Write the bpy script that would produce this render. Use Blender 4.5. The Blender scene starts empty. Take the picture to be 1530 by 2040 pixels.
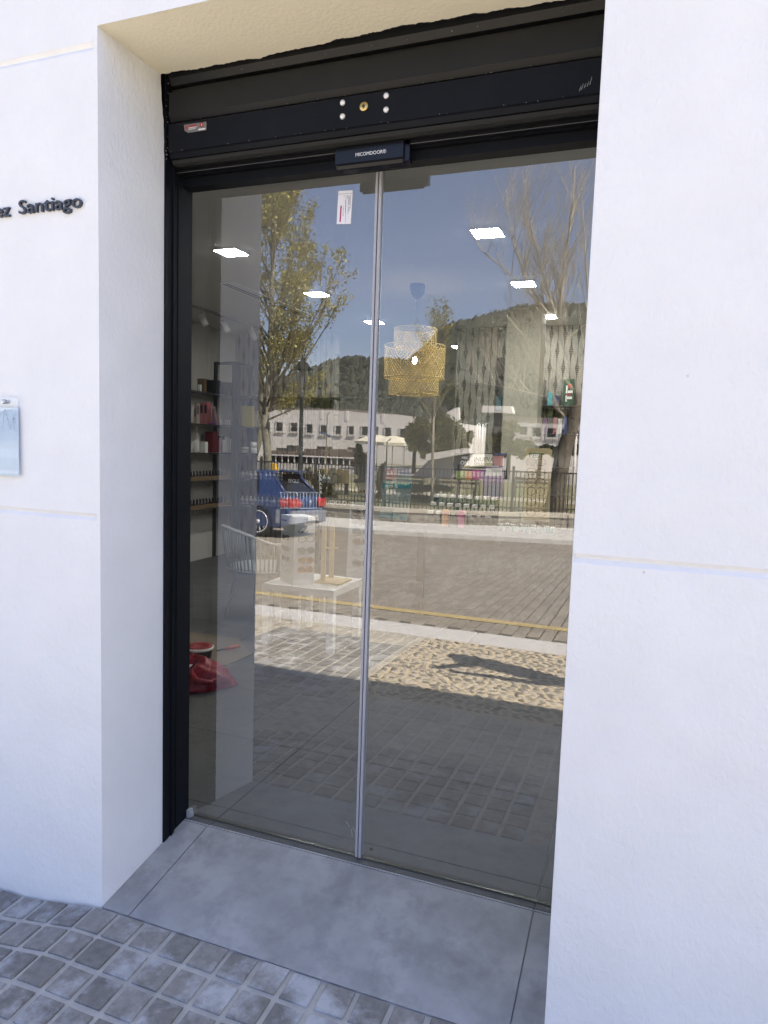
import bpy, math, random
from mathutils import Vector, Matrix
random.seed(7)
D=bpy.data; SC=bpy.context.scene; COL=SC.collection
R=math.radians
# ------------------------------------------------------------------ camera
CP=Vector((1.5621,-1.6929,1.45))
CR=Vector((0.935928,0.350639,0.033040)); CU=Vector((-0.064310,0.077912,0.994884)); CF=Vector((-0.346270,0.933264,-0.095469))
FL=1382.5
cam=D.cameras.new('camera'); co=D.objects.new('camera',cam); COL.objects.link(co)
co.matrix_world=Matrix(((CR.x,CU.x,-CF.x,CP.x),(CR.y,CU.y,-CF.y,CP.y),(CR.z,CU.z,-CF.z,CP.z),(0,0,0,1)))
cam.sensor_fit='VERTICAL'; cam.sensor_height=36; cam.lens=FL*36/2040; cam.clip_start=.005; cam.clip_end=3000
SC.camera=co
# ------------------------------------------------------------------ sky, sun, exposure
SUN=Vector((1.33,.58,1.66)).normalized()      # towards the sun
w=D.worlds.new('World'); SC.world=w; w.use_nodes=True
nt=w.node_tree; bg=nt.nodes['Background']; sk=nt.nodes.new('ShaderNodeTexSky')
sk.sky_type='NISHITA'; sk.sun_disc=False; sk.sun_elevation=math.asin(SUN.z); sk.sun_rotation=math.atan2(SUN.x,SUN.y)
sk.air_density=1.0; sk.dust_density=.6; sk.ozone_density=1.2
tn=nt.nodes.new('ShaderNodeVectorMath'); tn.operation='MULTIPLY'; tn.inputs[1].default_value=(1.13,.99,1.06)
nt.links.new(sk.outputs[0],tn.inputs[0]); nt.links.new(tn.outputs[0],bg.inputs[0]); bg.inputs[1].default_value=.072
sl=D.lights.new('sun','SUN'); sl.energy=5.0; sl.angle=R(.53); sl.color=(1,.925,.80)
so=D.objects.new('sun',sl); COL.objects.link(so); so.rotation_euler=SUN.to_track_quat('Z','Y').to_euler(); so.location=(5,2,12)
vs=SC.view_settings; vs.view_transform='Standard'; vs.look='None'; vs.gamma=1; vs.use_curve_mapping=False; vs.exposure=2.36
cy=SC.cycles
cy.max_bounces=9; cy.diffuse_bounces=4; cy.glossy_bounces=4; cy.transmission_bounces=4; cy.transparent_max_bounces=24
cy.use_denoising=True; cy.denoising_prefilter='NONE'; cy.denoising_input_passes='RGB_ALBEDO_NORMAL'; cy.sample_clamp_indirect=6
try: cy.denoiser='OPENIMAGEDENOISE'
except Exception: pass
# ------------------------------------------------------------------ surveying helpers: a sight line met with a plane
YG=.464       # plane of the glass doors
W=1.416; H=2.631; Z1=2.576; Z2=1.193
K=.055        # fall of the street away from the shop
def sight(px,py): return CF+CR*((px-765)/FL)-CU*((py-1020)/FL)
def V(px,py,Y):
    d=sight(px,py); return CP+d*((Y-CP.y)/d.y)
def VX(px,py,X):
    d=sight(px,py); return CP+d*((X-CP.x)/d.x)
def M(px,py,Y):
    p=V(px,py,2*YG-Y); return Vector((p.x,Y,p.z))
def G(px,py,k=K,z0=-.078):
    d=sight(px,py); t=(z0+k*(2*YG-CP.y)-CP.z)/(d.z+k*d.y); p=CP+d*t
    return Vector((p.x,2*YG-p.y,p.z))
def gz(x,y):
    z=-.078+K*max(y,-16) if y<0 else -.078
    if x<0: z+=max(-.055,.16*x)*max(0,1+y/2.6) if y<0 else max(-.055,.16*x)
    return z
# ------------------------------------------------------------------ materials
def link(t,a,b): t.links.new(a,b)
MATS={}
def mat(name,col,rough=.6,metal=0,var=None,bump=None,isl=0,emit=None,coat=0,stain=None,spec=None,objvar=0,sss=0):
    """var=(scale,amount) mottling; bump=(scale,strength,distance); isl=random value per loose piece; stain=(scale,colour,lo,hi)"""
    if name in MATS: return MATS[name]
    m=D.materials.new(name); m.use_nodes=True; t=m.node_tree; b=t.nodes['Principled BSDF']
    b.inputs['Roughness'].default_value=rough; b.inputs['Metallic'].default_value=metal
    b.inputs['Base Color'].default_value=(*col,1)
    if spec is not None: b.inputs['Specular IOR Level'].default_value=spec
    if coat: b.inputs['Coat Weight'].default_value=coat; b.inputs['Coat Roughness'].default_value=.05
    if emit: b.inputs['Emission Color'].default_value=(*emit[0],1); b.inputs['Emission Strength'].default_value=emit[1]
    tc=t.nodes.new('ShaderNodeTexCoord'); gp=t.nodes.new('ShaderNodeNewGeometry'); src=gp.outputs['Position'] if objvar else tc.outputs['Object']
    def noise(scale,det=6,rg=.6):
        n=t.nodes.new('ShaderNodeTexNoise'); n.inputs['Scale'].default_value=scale; n.inputs['Detail'].default_value=det; n.inputs['Roughness'].default_value=rg
        link(t,src,n.inputs['Vector']); return n
    cur=None
    def mul(fac_sock,lo,hi):
        nonlocal cur
        mr=t.nodes.new('ShaderNodeMapRange'); mr.inputs[1].default_value=.25; mr.inputs[2].default_value=.75; mr.inputs[3].default_value=lo; mr.inputs[4].default_value=hi
        link(t,fac_sock,mr.inputs[0])
        vm=t.nodes.new('ShaderNodeVectorMath'); vm.operation='SCALE'
        if cur is None: vm.inputs[0].default_value=col
        else: link(t,cur,vm.inputs[0])
        link(t,mr.outputs[0],vm.inputs['Scale']); cur=vm.outputs[0]
    if var: mul(noise(var[0]).outputs['Fac'],1-var[1],1+var[1])
    if isl or objvar:
        if isl:
            g=t.nodes.new('ShaderNodeNewGeometry'); s=g.outputs['Random Per Island']; a=isl
        else:
            g=t.nodes.new('ShaderNodeObjectInfo'); s=g.outputs['Random']; a=objvar
        mul(s,1-a,1+a)
    if stain:
        n=noise(stain[0],8,.65); mr=t.nodes.new('ShaderNodeMapRange'); mr.inputs[1].default_value=stain[2]; mr.inputs[2].default_value=stain[3]
        link(t,n.outputs['Fac'],mr.inputs[0])
        mx=t.nodes.new('ShaderNodeMix'); mx.data_type='RGBA'; link(t,mr.outputs[0],mx.inputs[0])
        if cur is None: mx.inputs[6].default_value=(*col,1)
        else: link(t,cur,mx.inputs[6])
        mx.inputs[7].default_value=(*stain[1],1); cur=mx.outputs[2]
    if cur is not None: link(t,cur,b.inputs['Base Color'])
    if bump:
        n=noise(bump[0],4,.55); bp=t.nodes.new('ShaderNodeBump'); bp.inputs['Strength'].default_value=bump[1]
        bp.inputs['Distance'].default_value=bump[2] if len(bump)>2 else .01
        link(t,n.outputs['Fac'],bp.inputs['Height']); link(t,bp.outputs[0],b.inputs['Normal'])
    MATS[name]=m; return m
def glassmat(name,ior=1.75,tint=(.93,.955,.965)):
    m=D.materials.new(name); m.use_nodes=True; t=m.node_tree; t.nodes.clear()
    o=t.nodes.new('ShaderNodeOutputMaterial'); mx=t.nodes.new('ShaderNodeMixShader'); tr=t.nodes.new('ShaderNodeBsdfTransparent'); gl=t.nodes.new('ShaderNodeBsdfGlossy'); fr=t.nodes.new('ShaderNodeFresnel')
    tr.inputs[0].default_value=(*tint,1); gl.inputs['Roughness'].default_value=0.0; gl.inputs[0].default_value=(1,1,1,1); fr.inputs[0].default_value=ior
    # same reflectance whichever side the ray comes from
    ge=t.nodes.new('ShaderNodeNewGeometry')
    dt=t.nodes.new('ShaderNodeVectorMath'); dt.operation='DOT_PRODUCT'; link(t,ge.outputs['Incoming'],dt.inputs[0]); link(t,ge.outputs['Normal'],dt.inputs[1])
    ab=t.nodes.new('ShaderNodeMath'); ab.operation='ABSOLUTE'; link(t,dt.outputs['Value'],ab.inputs[0])
    om=t.nodes.new('ShaderNodeMath'); om.operation='SUBTRACT'; om.inputs[0].default_value=1; link(t,ab.outputs[0],om.inputs[1])
    p5=t.nodes.new('ShaderNodeMath'); p5.operation='POWER'; p5.inputs[1].default_value=5; link(t,om.outputs[0],p5.inputs[0])
    f0=((ior-1)/(ior+1))**2
    ma=t.nodes.new('ShaderNodeMath'); ma.operation='MULTIPLY_ADD'; ma.inputs[1].default_value=1-f0; ma.inputs[2].default_value=f0; link(t,p5.outputs[0],ma.inputs[0])
    t.nodes.remove(fr)
    link(t,ma.outputs[0],mx.inputs[0]); link(t,tr.outputs[0],mx.inputs[1]); link(t,gl.outputs[0],mx.inputs[2]); link(t,mx.outputs[0],o.inputs[0])
    return m
def plaster():
    m=mat('white plaster',(.77,.77,.765),.85); t=m.node_tree; b=t.nodes['Principled BSDF']
    tc=t.nodes['Texture Coordinate']; mp=t.nodes.new('ShaderNodeMapping'); mp.inputs['Scale'].default_value=(1,1,.6); link(t,tc.outputs['Object'],mp.inputs[0])
    n=t.nodes.new('ShaderNodeTexNoise'); n.inputs['Scale'].default_value=70; n.inputs['Detail'].default_value=3; n.inputs['Distortion'].default_value=.8; link(t,mp.outputs[0],n.inputs['Vector'])
    n2=t.nodes.new('ShaderNodeTexNoise'); n2.inputs['Scale'].default_value=5; n2.inputs['Detail'].default_value=3; link(t,tc.outputs['Object'],n2.inputs['Vector'])
    ad=t.nodes.new('ShaderNodeMath'); ad.operation='MULTIPLY_ADD'; ad.inputs[1].default_value=4; link(t,n2.outputs['Fac'],ad.inputs[0]); link(t,n.outputs['Fac'],ad.inputs[2])
    bp=t.nodes.new('ShaderNodeBump'); bp.inputs['Strength'].default_value=.55; bp.inputs['Distance'].default_value=.004; link(t,ad.outputs[0],bp.inputs['Height']); link(t,bp.outputs[0],b.inputs['Normal'])
    # sparse pin holes and scuffs
    v=t.nodes.new('ShaderNodeTexVoronoi'); v.inputs['Scale'].default_value=9; link(t,tc.outputs['Object'],v.inputs['Vector'])
    mr=t.nodes.new('ShaderNodeMapRange'); mr.inputs[1].default_value=.018; mr.inputs[2].default_value=.035; mr.inputs[3].default_value=1; mr.inputs[4].default_value=0; link(t,v.outputs['Distance'],mr.inputs[0])
    n3=t.nodes.new('ShaderNodeTexNoise'); n3.inputs['Scale'].default_value=2.2; link(t,tc.outputs['Object'],n3.inputs['Vector'])
    m2=t.nodes.new('ShaderNodeMapRange'); m2.inputs[1].default_value=.52; m2.inputs[2].default_value=.6; link(t,n3.outputs['Fac'],m2.inputs[0])
    mm=t.nodes.new('ShaderNodeMath'); mm.operation='MULTIPLY'; link(t,mr.outputs[0],mm.inputs[0]); link(t,m2.outputs[0],mm.inputs[1])
    m3=t.nodes.new('ShaderNodeMath'); m3.operation='MULTIPLY'; m3.inputs[1].default_value=.45; link(t,mm.outputs[0],m3.inputs[0])
    mr2=t.nodes.new('ShaderNodeMapRange'); mr2.inputs[1].default_value=.3; mr2.inputs[2].default_value=.7; mr2.inputs[3].default_value=.97; mr2.inputs[4].default_value=1.02; link(t,n2.outputs['Fac'],mr2.inputs[0])
    sc=t.nodes.new('ShaderNodeVectorMath'); sc.operation='SCALE'; sc.inputs[0].default_value=(.77,.77,.765); link(t,mr2.outputs[0],sc.inputs['Scale'])
    mx=t.nodes.new('ShaderNodeMix'); mx.data_type='RGBA'; link(t,m3.outputs[0],mx.inputs[0]); link(t,sc.outputs[0],mx.inputs[6]); mx.inputs[7].default_value=(.25,.24,.22,1)
    link(t,mx.outputs[2],b.inputs['Base Color']); return m
PL=plaster()
PLC=mat('bounce tinted soffit plaster',(.86,.80,.62),.85,bump=(90,.5,.003))  # white plaster, with warm bounce from the sunlit ground put into its colour
BLK=mat('black powder coat',(.007,.008,.011),.5,spec=.12,var=(9,.2),bump=(220,.08,.001))
BLK2=mat('black shutter metal',(.010,.0105,.012),.46,spec=.30,var=(5,.25),bump=(90,.1,.001),stain=(60,(.07,.065,.06),.70,.80))
BLKG=mat('black gloss plastic',(.009,.010,.014),.22,spec=.3)
SEAL=mat('clear lilac door seal',(.40,.40,.425),.35,bump=(60,.1,.001))
METAL=mat('brushed steel',(.6,.6,.6),.3,1)
BRASS=mat('brass',(.62,.46,.2),.35,1,var=(200,.15))
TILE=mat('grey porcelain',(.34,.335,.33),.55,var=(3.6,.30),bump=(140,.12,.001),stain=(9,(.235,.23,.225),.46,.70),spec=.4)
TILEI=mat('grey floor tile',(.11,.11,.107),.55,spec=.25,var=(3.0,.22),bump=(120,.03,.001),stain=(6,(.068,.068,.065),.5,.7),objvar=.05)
GROUT=mat('light grout',(.42,.41,.38),.9,var=(30,.15),bump=(120,.2,.002))
PAVER=mat('weathered paver',(.225,.21,.19),.8,var=(40,.28),bump=(150,.4,.002),stain=(8,(.46,.46,.46),.48,.66),objvar=.14)
PAVERI=mat('weathered paver field',(.38,.345,.285),.8,var=(25,.3),bump=(120,.3,.003),isl=.12)
MORTAR=mat('pale mortar',(.46,.44,.395),.95,var=(20,.15),bump=(90,.4,.003))
COB=mat('river stone',(.25,.22,.18),.75,var=(30,.3),bump=(90,.25,.003),objvar=.45)
COBI=mat('river stone field',(.25,.22,.18),.75,var=(30,.3),isl=.45)
SANDM=mat('sandy mortar',(.50,.41,.27),.95,var=(12,.2),bump=(60,.6,.006))
KERB=mat('pale granite kerb',(.50,.48,.46),.8,var=(60,.18),bump=(80,.2,.003))
BRICK=mat('street setts',(.25,.22,.178),.85,var=(8,.07),isl=.08,bump=(60,.25,.004))
ROADB=mat('dark joint sand',(.075,.065,.05),.95,var=(20,.2))
YEL=mat('yellow road paint',(.44,.34,.15),.7,var=(30,.2),bump=(60,.3,.003))
CONC=mat('white concrete',(.52,.51,.48),.85,var=(4,.12),bump=(30,.2,.004))
STONE=mat('old stone',(.26,.235,.20),.9,var=(6,.35),bump=(14,.8,.03),stain=(9,(.10,.095,.085),.55,.7))
STONEC=mat('worn stone coping',(.44,.40,.33),.9,var=(9,.25),bump=(20,.6,.02))
EARTH=mat('dry park ground',(.20,.17,.095),.95,var=(1.2,.3),stain=(.6,(.12,.14,.05),.45,.62),bump=(8,.5,.05))
LEAFY=mat('yellow green leaf',(.52,.48,.19),.6,isl=.45)
LEAFD=mat('dark leaf',(.085,.10,.045),.6,isl=.5)
LEAFO=mat('olive leaf',(.26,.25,.12),.6,isl=.5)
BARKP=mat('mottled plane bark',(.20,.19,.15),.9,var=(6,.5),bump=(14,.8,.02))
BARK=mat('grey brown bark',(.105,.085,.062),.9,var=(7,.4),bump=(12,.9,.03))
TWIG=mat('pale bare twig',(.38,.33,.25),.9,var=(3,.3))
WHITEB=mat('white house render',(.66,.63,.60),.9,var=(.6,.1),bump=(3,.3,.02),stain=(1.4,(.48,.46,.43),.6,.75))
DARKG=mat('dark window glass',(.03,.035,.04),.1)
FENCE=mat('black iron',(.018,.018,.018),.5)
ROOFT=mat('grey roof tile',(.17,.15,.13),.9,var=(2,.25))
# ------------------------------------------------------------------ mesh helpers
class MB:
    def __init__(s,o=(0,0,0)): s.v=[]; s.f=[]; s.o=Vector(o); s.sm=[]
    def add(s,vs,fs,smooth=False):
        n=len(s.v); s.v+=[tuple(Vector(v)-s.o) for v in vs]; s.f+=[tuple(i+n for i in f) for f in fs]; s.sm+=[smooth]*len(fs); return s
    def box(s,a,b,rot=None,c=None):
        (x0,y0,z0),(x1,y1,z1)=a,b
        vs=[(x,y,z) for z in (z0,z1) for y in (y0,y1) for x in (x0,x1)]
        if rot is not None:
            cc=Vector(c) if c is not None else Vector(((x0+x1)/2,(y0+y1)/2,(z0+z1)/2))
            vs=[rot@(Vector(v)-cc)+cc for v in vs]
        return s.add(vs,[(0,2,3,1),(4,5,7,6),(0,1,5,4),(2,6,7,3),(0,4,6,2),(1,3,7,5)])
    def cham(s,a,b,e=.004,rot=None):
        (x0,y0,z0),(x1,y1,z1)=a,b
        vs=[(x0,y0,z0),(x1,y0,z0),(x1,y1,z0),(x0,y1,z0),(x0,y0,z1-e),(x1,y0,z1-e),(x1,y1,z1-e),(x0,y1,z1-e),(x0+e,y0+e,z1),(x1-e,y0+e,z1),(x1-e,y1-e,z1),(x0+e,y1-e,z1)]
        if rot is not None: vs=[rot@Vector(v) for v in vs]
        return s.add(vs,[(0,3,2,1),(0,1,5,4),(1,2,6,5),(2,3,7,6),(3,0,4,7),(4,5,9,8),(5,6,10,9),(6,7,11,10),(7,4,8,11),(8,9,10,11)])
    def tube(s,pts,rs,n=8,cap=True,smooth=True,closed=False):
        pts=[Vector(p) for p in pts]
        if not hasattr(rs,'__len__'): rs=[rs]*len(pts)
        rings=[]; L=len(pts)
        ref=Vector((0,0,1))
        for i,p in enumerate(pts):
            d=(pts[(i+1)%L if closed else min(i+1,L-1)]-pts[(i-1) if closed else max(i-1,0)])
            if d.length<1e-9: d=Vector((0,0,1))
            d.normalize()
            u=ref-d*ref.dot(d)
            if u.length<.1: u=Vector((1,0,0))-d*d.x
            if u.length<.1: u=Vector((0,1,0))-d*d.y
            u.normalize(); ref=u; v=d.cross(u)
            rings.append([p+(u*math.cos(2*math.pi*k/n)+v*math.sin(2*math.pi*k/n))*rs[i] for k in range(n)])
        vs=[q for r in rings for q in r]; fs=[]
        for i in range(L if closed else L-1):
            j=(i+1)%L
            for k in range(n): fs.append((i*n+k,i*n+(k+1)%n,j*n+(k+1)%n,j*n+k))
        if cap and not closed: fs+=[tuple(range(n))[::-1],tuple((L-1)*n+k for k in range(n))]
        return s.add(vs,fs,smooth)
    def lathe(s,prof,c=(0,0,0),n=20,smooth=True,cap=True,axis='z',sx=1,sy=1):
        c=Vector(c); vs=[]
        for r,z in prof:
            for k in range(n):
                a=2*math.pi*k/n; q=Vector((r*math.cos(a)*sx,r*math.sin(a)*sy,z))
                if axis=='y': q=Vector((q.x,-q.z,q.y))
                if axis=='x': q=Vector((q.z,q.y,q.x))
                vs.append(c+q)
        fs=[]
        for i in range(len(prof)-1):
            for k in range(n): fs.append((i*n+k,i*n+(k+1)%n,(i+1)*n+(k+1)%n,(i+1)*n+k))
        if cap: fs+=[tuple(range(n))[::-1],tuple((len(prof)-1)*n+k for k in range(n))]
        return s.add(vs,fs,smooth)
    def prism(s,poly,x0,x1,axis='x'):
        """closed polygon swept along an axis; poly pairs are (y,z) for x, (x,z) for y, (x,y) for z"""
        n=len(poly)
        def P(p,t): return (t,p[0],p[1]) if axis=='x' else ((p[0],t,p[1]) if axis=='y' else (p[0],p[1],t))
        vs=[P(p,x0) for p in poly]+[P(p,x1) for p in poly]
        return s.add(vs,[tuple(range(n))[::-1],tuple(range(n,2*n))]+[(i,(i+1)%n,n+(i+1)%n,n+i) for i in range(n)])
    def ball(s,c,r,n=10,m=6,sz=1,smooth=True):
        return s.lathe([(max(1e-4,r*math.sin(math.pi*i/m)),-r*sz*math.cos(math.pi*i/m)) for i in range(m+1)],c,n,smooth,cap=False)
    def build(s,name,m,parent=None,smooth=None):
        me=D.meshes.new(name); me.from_pydata(s.v,[],s.f)
        if smooth is None: me.polygons.foreach_set('use_smooth',s.sm)
        else: me.polygons.foreach_set('use_smooth',[smooth]*len(s.f))
        me.materials.append(m); me.update()
        o=D.objects.new(name,me); COL.objects.link(o)
        if parent is not None: o.parent=parent
        return o
def W_(): return MB()
def tag(o,label=None,cat=None,group=None,kind=None):
    if label: o['label']=label
    if cat: o['category']=cat
    if group: o['group']=group
    if kind: o['kind']=kind
    return o
def thing(name,label,cat,loc=(0,0,0),rotz=0,group=None):
    o=D.objects.new(name,None); COL.objects.link(o); o.location=loc; o.rotation_euler=(0,0,rotz); o.empty_display_size=.1
    return tag(o,label,cat,group)
def dup(root,loc=None,rotz=None,label=None,group=None,scale=None):
    r=root.copy(); COL.objects.link(r)
    if loc is not None: r.location=loc
    if rotz is not None: r.rotation_euler=(0,0,rotz)
    if scale is not None: r.scale=(scale,)*3
    tag(r,label,None,group)
    for ch in root.children:
        c=ch.copy(); COL.objects.link(c); c.parent=r
        for g in ch.children:
            d=g.copy(); COL.objects.link(d); d.parent=c
    return r
def text(name,s,size,m,parent,loc,rot=(R(90),0,0),ext=.0005,bold=0,align='LEFT',sx=1):
    cu=D.curves.new(name,'FONT'); cu.body=s; cu.size=size; cu.extrude=ext; cu.offset=bold; cu.align_x=align; cu.resolution_u=3
    tmp=D.objects.new('tmp',cu); COL.objects.link(tmp)
    dg=bpy.context.evaluated_depsgraph_get(); me=D.meshes.new_from_object(tmp.evaluated_get(dg)); D.objects.remove(tmp); D.curves.remove(cu)
    me.name=name; me.materials.clear(); me.materials.append(m)
    for v in me.vertices: v.co.x*=sx
    o=D.objects.new(name,me); COL.objects.link(o); o.location=loc; o.rotation_euler=rot
    if parent is not None: o.parent=parent
    return o
def xmax(o): return max((v.co.x for v in o.data.vertices),default=0)
TILT=Matrix.Rotation(math.atan(K),3,'X')
# ================================================================== GROUND
gm=MB(); NX=60; xs=[-400+ (i/NX)*800 for i in range(NX+1)]
ysl=[2,.0,-1.2,-3,-6,-10,-14,-16,-20,-30,-45,-70,-110,-180,-300,-450]
vs=[(x,y,gz(1,y)-.16) for y in ysl for x in xs]
fs=[(j*(NX+1)+i,(j+1)*(NX+1)+i,(j+1)*(NX+1)+i+1,j*(NX+1)+i+1) for j in range(len(ysl)-1) for i in range(NX)]
gm.add(vs,fs).build('ground',EARTH)['kind']='structure'
gb=MB(); gb.box((-400,2,-1.2),(400,400,-.35)); gb.build('ground',EARTH)['kind']='structure'
# pavement beside the shop
def sheet(name,x0,x1,y0,y1,dz,m,nx=24,ny=12,kind='structure',f=None):
    q=MB(); f=f or gz
    vs=[(x0+(x1-x0)*i/nx,y0+(y1-y0)*j/ny,f(x0+(x1-x0)*i/nx,y0+(y1-y0)*j/ny)+dz) for j in range(ny+1) for i in range(nx+1)]
    fs=[(j*(nx+1)+i,j*(nx+1)+i+1,(j+1)*(nx+1)+i+1,(j+1)*(nx+1)+i) for j in range(ny) for i in range(nx)]
    q.add(vs,fs); o=q.build(name,m); o['kind']=kind; return o
YK0,YK1=-3.26,-3.72
pav=sheet('pavement',-3,4,YK0,0.02,-.004,MORTAR,70,40)
pv2=sheet('pavement',-30,-3,YK0,0.02,-.004,MORTAR,10,10); pv3=sheet('pavement',4,30,YK0,.02,-.004,MORTAR,10,10)
XC=-.17  # left edge of the cobbled strip
# cobbled panel of sandy mortar
cp=sheet('cobble_bed',XC,4,YK0+.02,-1.42,.002,SANDM,30,20)
PX,PY=.1035,.1085
cells=[]; cut=[]
for i in range(-30,40):
    for j in range(0,31):
        x=.08+PX*i; y=-PY*j-.0015
        if y<-1.40:
            if x>XC: continue
            if x+PX>XC: cut.append((x,y)); continue
        if y-PY<YK0: continue
        cells.append((x,y))
def seen_direct(x,y): return y>-.62 and -.95<x<1.15
def prio(c):
    x,y=c
    if seen_direct(x,y): return 0
    if -1.5<x<XC and -3.3<y<-1.3: return 1+abs(y+1.5)*.1
    return 9
cells.sort(key=prio)
tb=MB(); e=.0088
tb.cham((-PX/2+e,-PY/2+e,-.02),(PX/2-e,PY/2-e,.004),.003)
first=None; rest=MB()
for n,(x,y) in enumerate(cells):
    jx,jy=random.uniform(-.002,.002),random.uniform(-.002,.002); cx,cyy=x+PX/2+jx,y-PY/2+jy; z=gz(cx,cyy)+random.uniform(-.0015,.001)
    if n<297:
        if first is None: o=first=tb.build('paving_tile',PAVER,pav)
        else: o=first.copy(); COL.objects.link(o)
        o.parent=pav; o.location=(cx,cyy,z)
        ry=-math.atan((gz(cx+.05,cyy)-gz(cx-.05,cyy))/.1); rx=math.atan((gz(cx,cyy+.02)-gz(cx,cyy-.02))/.04)
        o.rotation_euler=(rx,ry,random.uniform(-.012,.012))
    else:
        rest.cham((cx-PX/2+e,cyy-PY/2+e,z-.02),(cx+PX/2-e,cyy+PY/2-e,z+.003),.003)
for x,y in cut:
    z=gz(x,y-PY/2)
    if XC-x>.03 and y-PY>YK0: rest.cham((x+e,y-PY+e,z-.02),(XC-.006,y-e,z+.003),.003)
tag(rest.build('paving_tiles',PAVERI,pav),kind='stuff')
# river stones
dome=MB(); N=8; vv=[]
for r,z in ((1,-.3),(.93,.25),(.55,.75)):
    for k in range(N): vv.append((r*math.cos(2*math.pi*k/N),r*math.sin(2*math.pi*k/N),z))
vv.append((0,0,.88)); ff=[(i*N+k,i*N+(k+1)%N,(i+1)*N+(k+1)%N,(i+1)*N+k) for i in range(2) for k in range(N)]+[(2*N+k,2*N+(k+1)%N,3*N) for k in range(N)]
dome.add(vv,ff,True); st0=None; srest=MB(); stones=[]
y=-1.46
while y>YK0+.05:
    x=XC+.004
    while x<1.75:
        a=random.uniform(.022,.042); stones.append((x+a,y+random.uniform(-.012,.012),a,random.uniform(.011,.019))); x+=2*a+random.uniform(.002,.014)
    y-=random.uniform(.036,.048)
stones.sort(key=lambda s:0 if s[1]<-1.55 and s[0]<1.3 else 1)
for n,(x,y,a,b) in enumerate(stones):
    z=gz(x,y)+.001; ang=random.uniform(-.5,.5) if random.random()<.8 else random.uniform(-1.4,1.4)
    if n<299:
        if st0 is None: o=st0=dome.build('stone',COB,cp)
        else: o=st0.copy(); COL.objects.link(o)
        o.parent=cp; o.location=(x,y,z); o.scale=(a,b,random.uniform(.008,.015)); o.rotation_euler=(0,0,ang)
    else:
        m3=Matrix.Rotation(ang,3,'Z'); srest.add([m3@Vector((v[0]*a,v[1]*b,v[2]*.011))+Vector((x,y,z)) for v in vv],ff,True)
tag(srest.build('river_stones',COBI,cp),kind='stuff')
# kerb band, flush granite blocks
kb=MB(); kb.box((-30,YK1-.02,-.6),(30,YK0,-.42)); kbo=kb.build('kerb_footing',MORTAR); kbo['kind']='structure'
k0=None; x=-14
kq=MB(); kq.cham((-.494,-(YK0-YK1)/2+.004,-.12),(.494,(YK0-YK1)/2-.004,.0),.006)
for i in range(28):
    yc=(YK0+YK1)/2
    if k0 is None: o=k0=kq.build('kerb_stone',KERB,kbo)
    else: o=k0.copy(); COL.objects.link(o)
    o.parent=kbo; o.location=(-14.3+i*1.0,yc,gz(1,yc)+.006); o.rotation_euler=(math.atan(K),0,0)
# road
def far_edge(x):   # edge of the road on the park side, slightly skewed
    return -14.1-max(0,(x+4.9))*.32
def gr(x,y): return -.078+K*max(y,-16)
rd=MB(); xs=[-40,-15,-8,-4.9,0,4,10,25]
rd.add([(x,YK1,gr(x,YK1)-.012) for x in xs]+[(x,far_edge(x),gr(x,far_edge(x))-.012) for x in xs],[(i,i+8,i+9,i+1) for i in range(7)])
road=rd.build('road',ROADB); road['kind']='structure'
bk=MB(); bl,bw=.235,.125; row=0; 
x=-17.0
# running bond: courses run away from the shop
while x<9:
    y=YK1-.01-(row%2)*bl/2-.0
    while y>far_edge(x)+.0:
        if True:
            if True:
                y1=max(y-bl+.014,far_edge(x)); dz=random.uniform(-.0015,.0015)
                c=.003
                a,b=x+.007,x+bw-.007
                P=[(a,y),(b,y),(b,y1),(a,y1)]
                I=[(a+c,y-c),(b-c,y-c),(b-c,y1+c),(a+c,y1+c)]
                vs=[(q[0],q[1],gr(*q)-.012) for q in P]+[(q[0],q[1],gr(*q)-.002+dz) for q in P]+[(q[0],q[1],gr(*q)+.001+dz) for q in I]
                bk.add(vs,[(0,4,5,1)[::-1],(1,5,6,2)[::-1],(2,6,7,3)[::-1],(3,7,4,0)[::-1],(4,8,9,5)[::-1],(5,9,10,6)[::-1],(6,10,11,7)[::-1],(7,11,8,4)[::-1],(8,11,10,9)])
        y-=bl
    x+=bw; row+=1
tag(bk.build('street_setts',BRICK,road),kind='stuff')
yl=MB()
yl.add([(x,-4.27-(x*-.0),gr(x,-4.27)+.006) for x in (-20,8)]+[(x,-4.44,gr(x,-4.44)+.006) for x in (-20,8)],[(0,2,3,1)])
yl.build('yellow_line',YEL,road)
# far pavement, low wall with coping, railings
fp=MB(); L=[-40,-15,-8,-4.9,0,4,10,25]
def wl(x): return far_edge(x)-3.0-.06*max(0,x+6)
top=.0
fp.add([(x,far_edge(x),gr(x,far_edge(x))-.02) for x in L]+[(x,far_edge(x),gr(x,far_edge(x))+.11) for x in L]+[(x,far_edge(x)-.0-3.3-.06*max(0,x+6),gr(x,-16.5)+.10) for x in L],
  [(i,i+8,i+9,i+1)[::1] for i in range(7)]+[(i+8,i+16,i+17,i+9) for i in range(7)])
fp.build('far_pavement',CONC)['kind']='structure'
WZ=lambda x:-.10     # top of the low wall
wallr=thing('low_stone_wall','long low rough stone wall with bright worn coping under the railings','wall',(-2,-17,-1))
wb=MB((-2,-17,-1)); 
for i in range(len(L)-1):
    a,b=L[i],L[i+1]
    wb.prism([(a,wl(a)),(b,wl(b)),(b,wl(b)-.55),(a,wl(a)-.55)],-1.15,-.60,'z')
wb.build('masonry_core',STONE,wallr)
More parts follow.
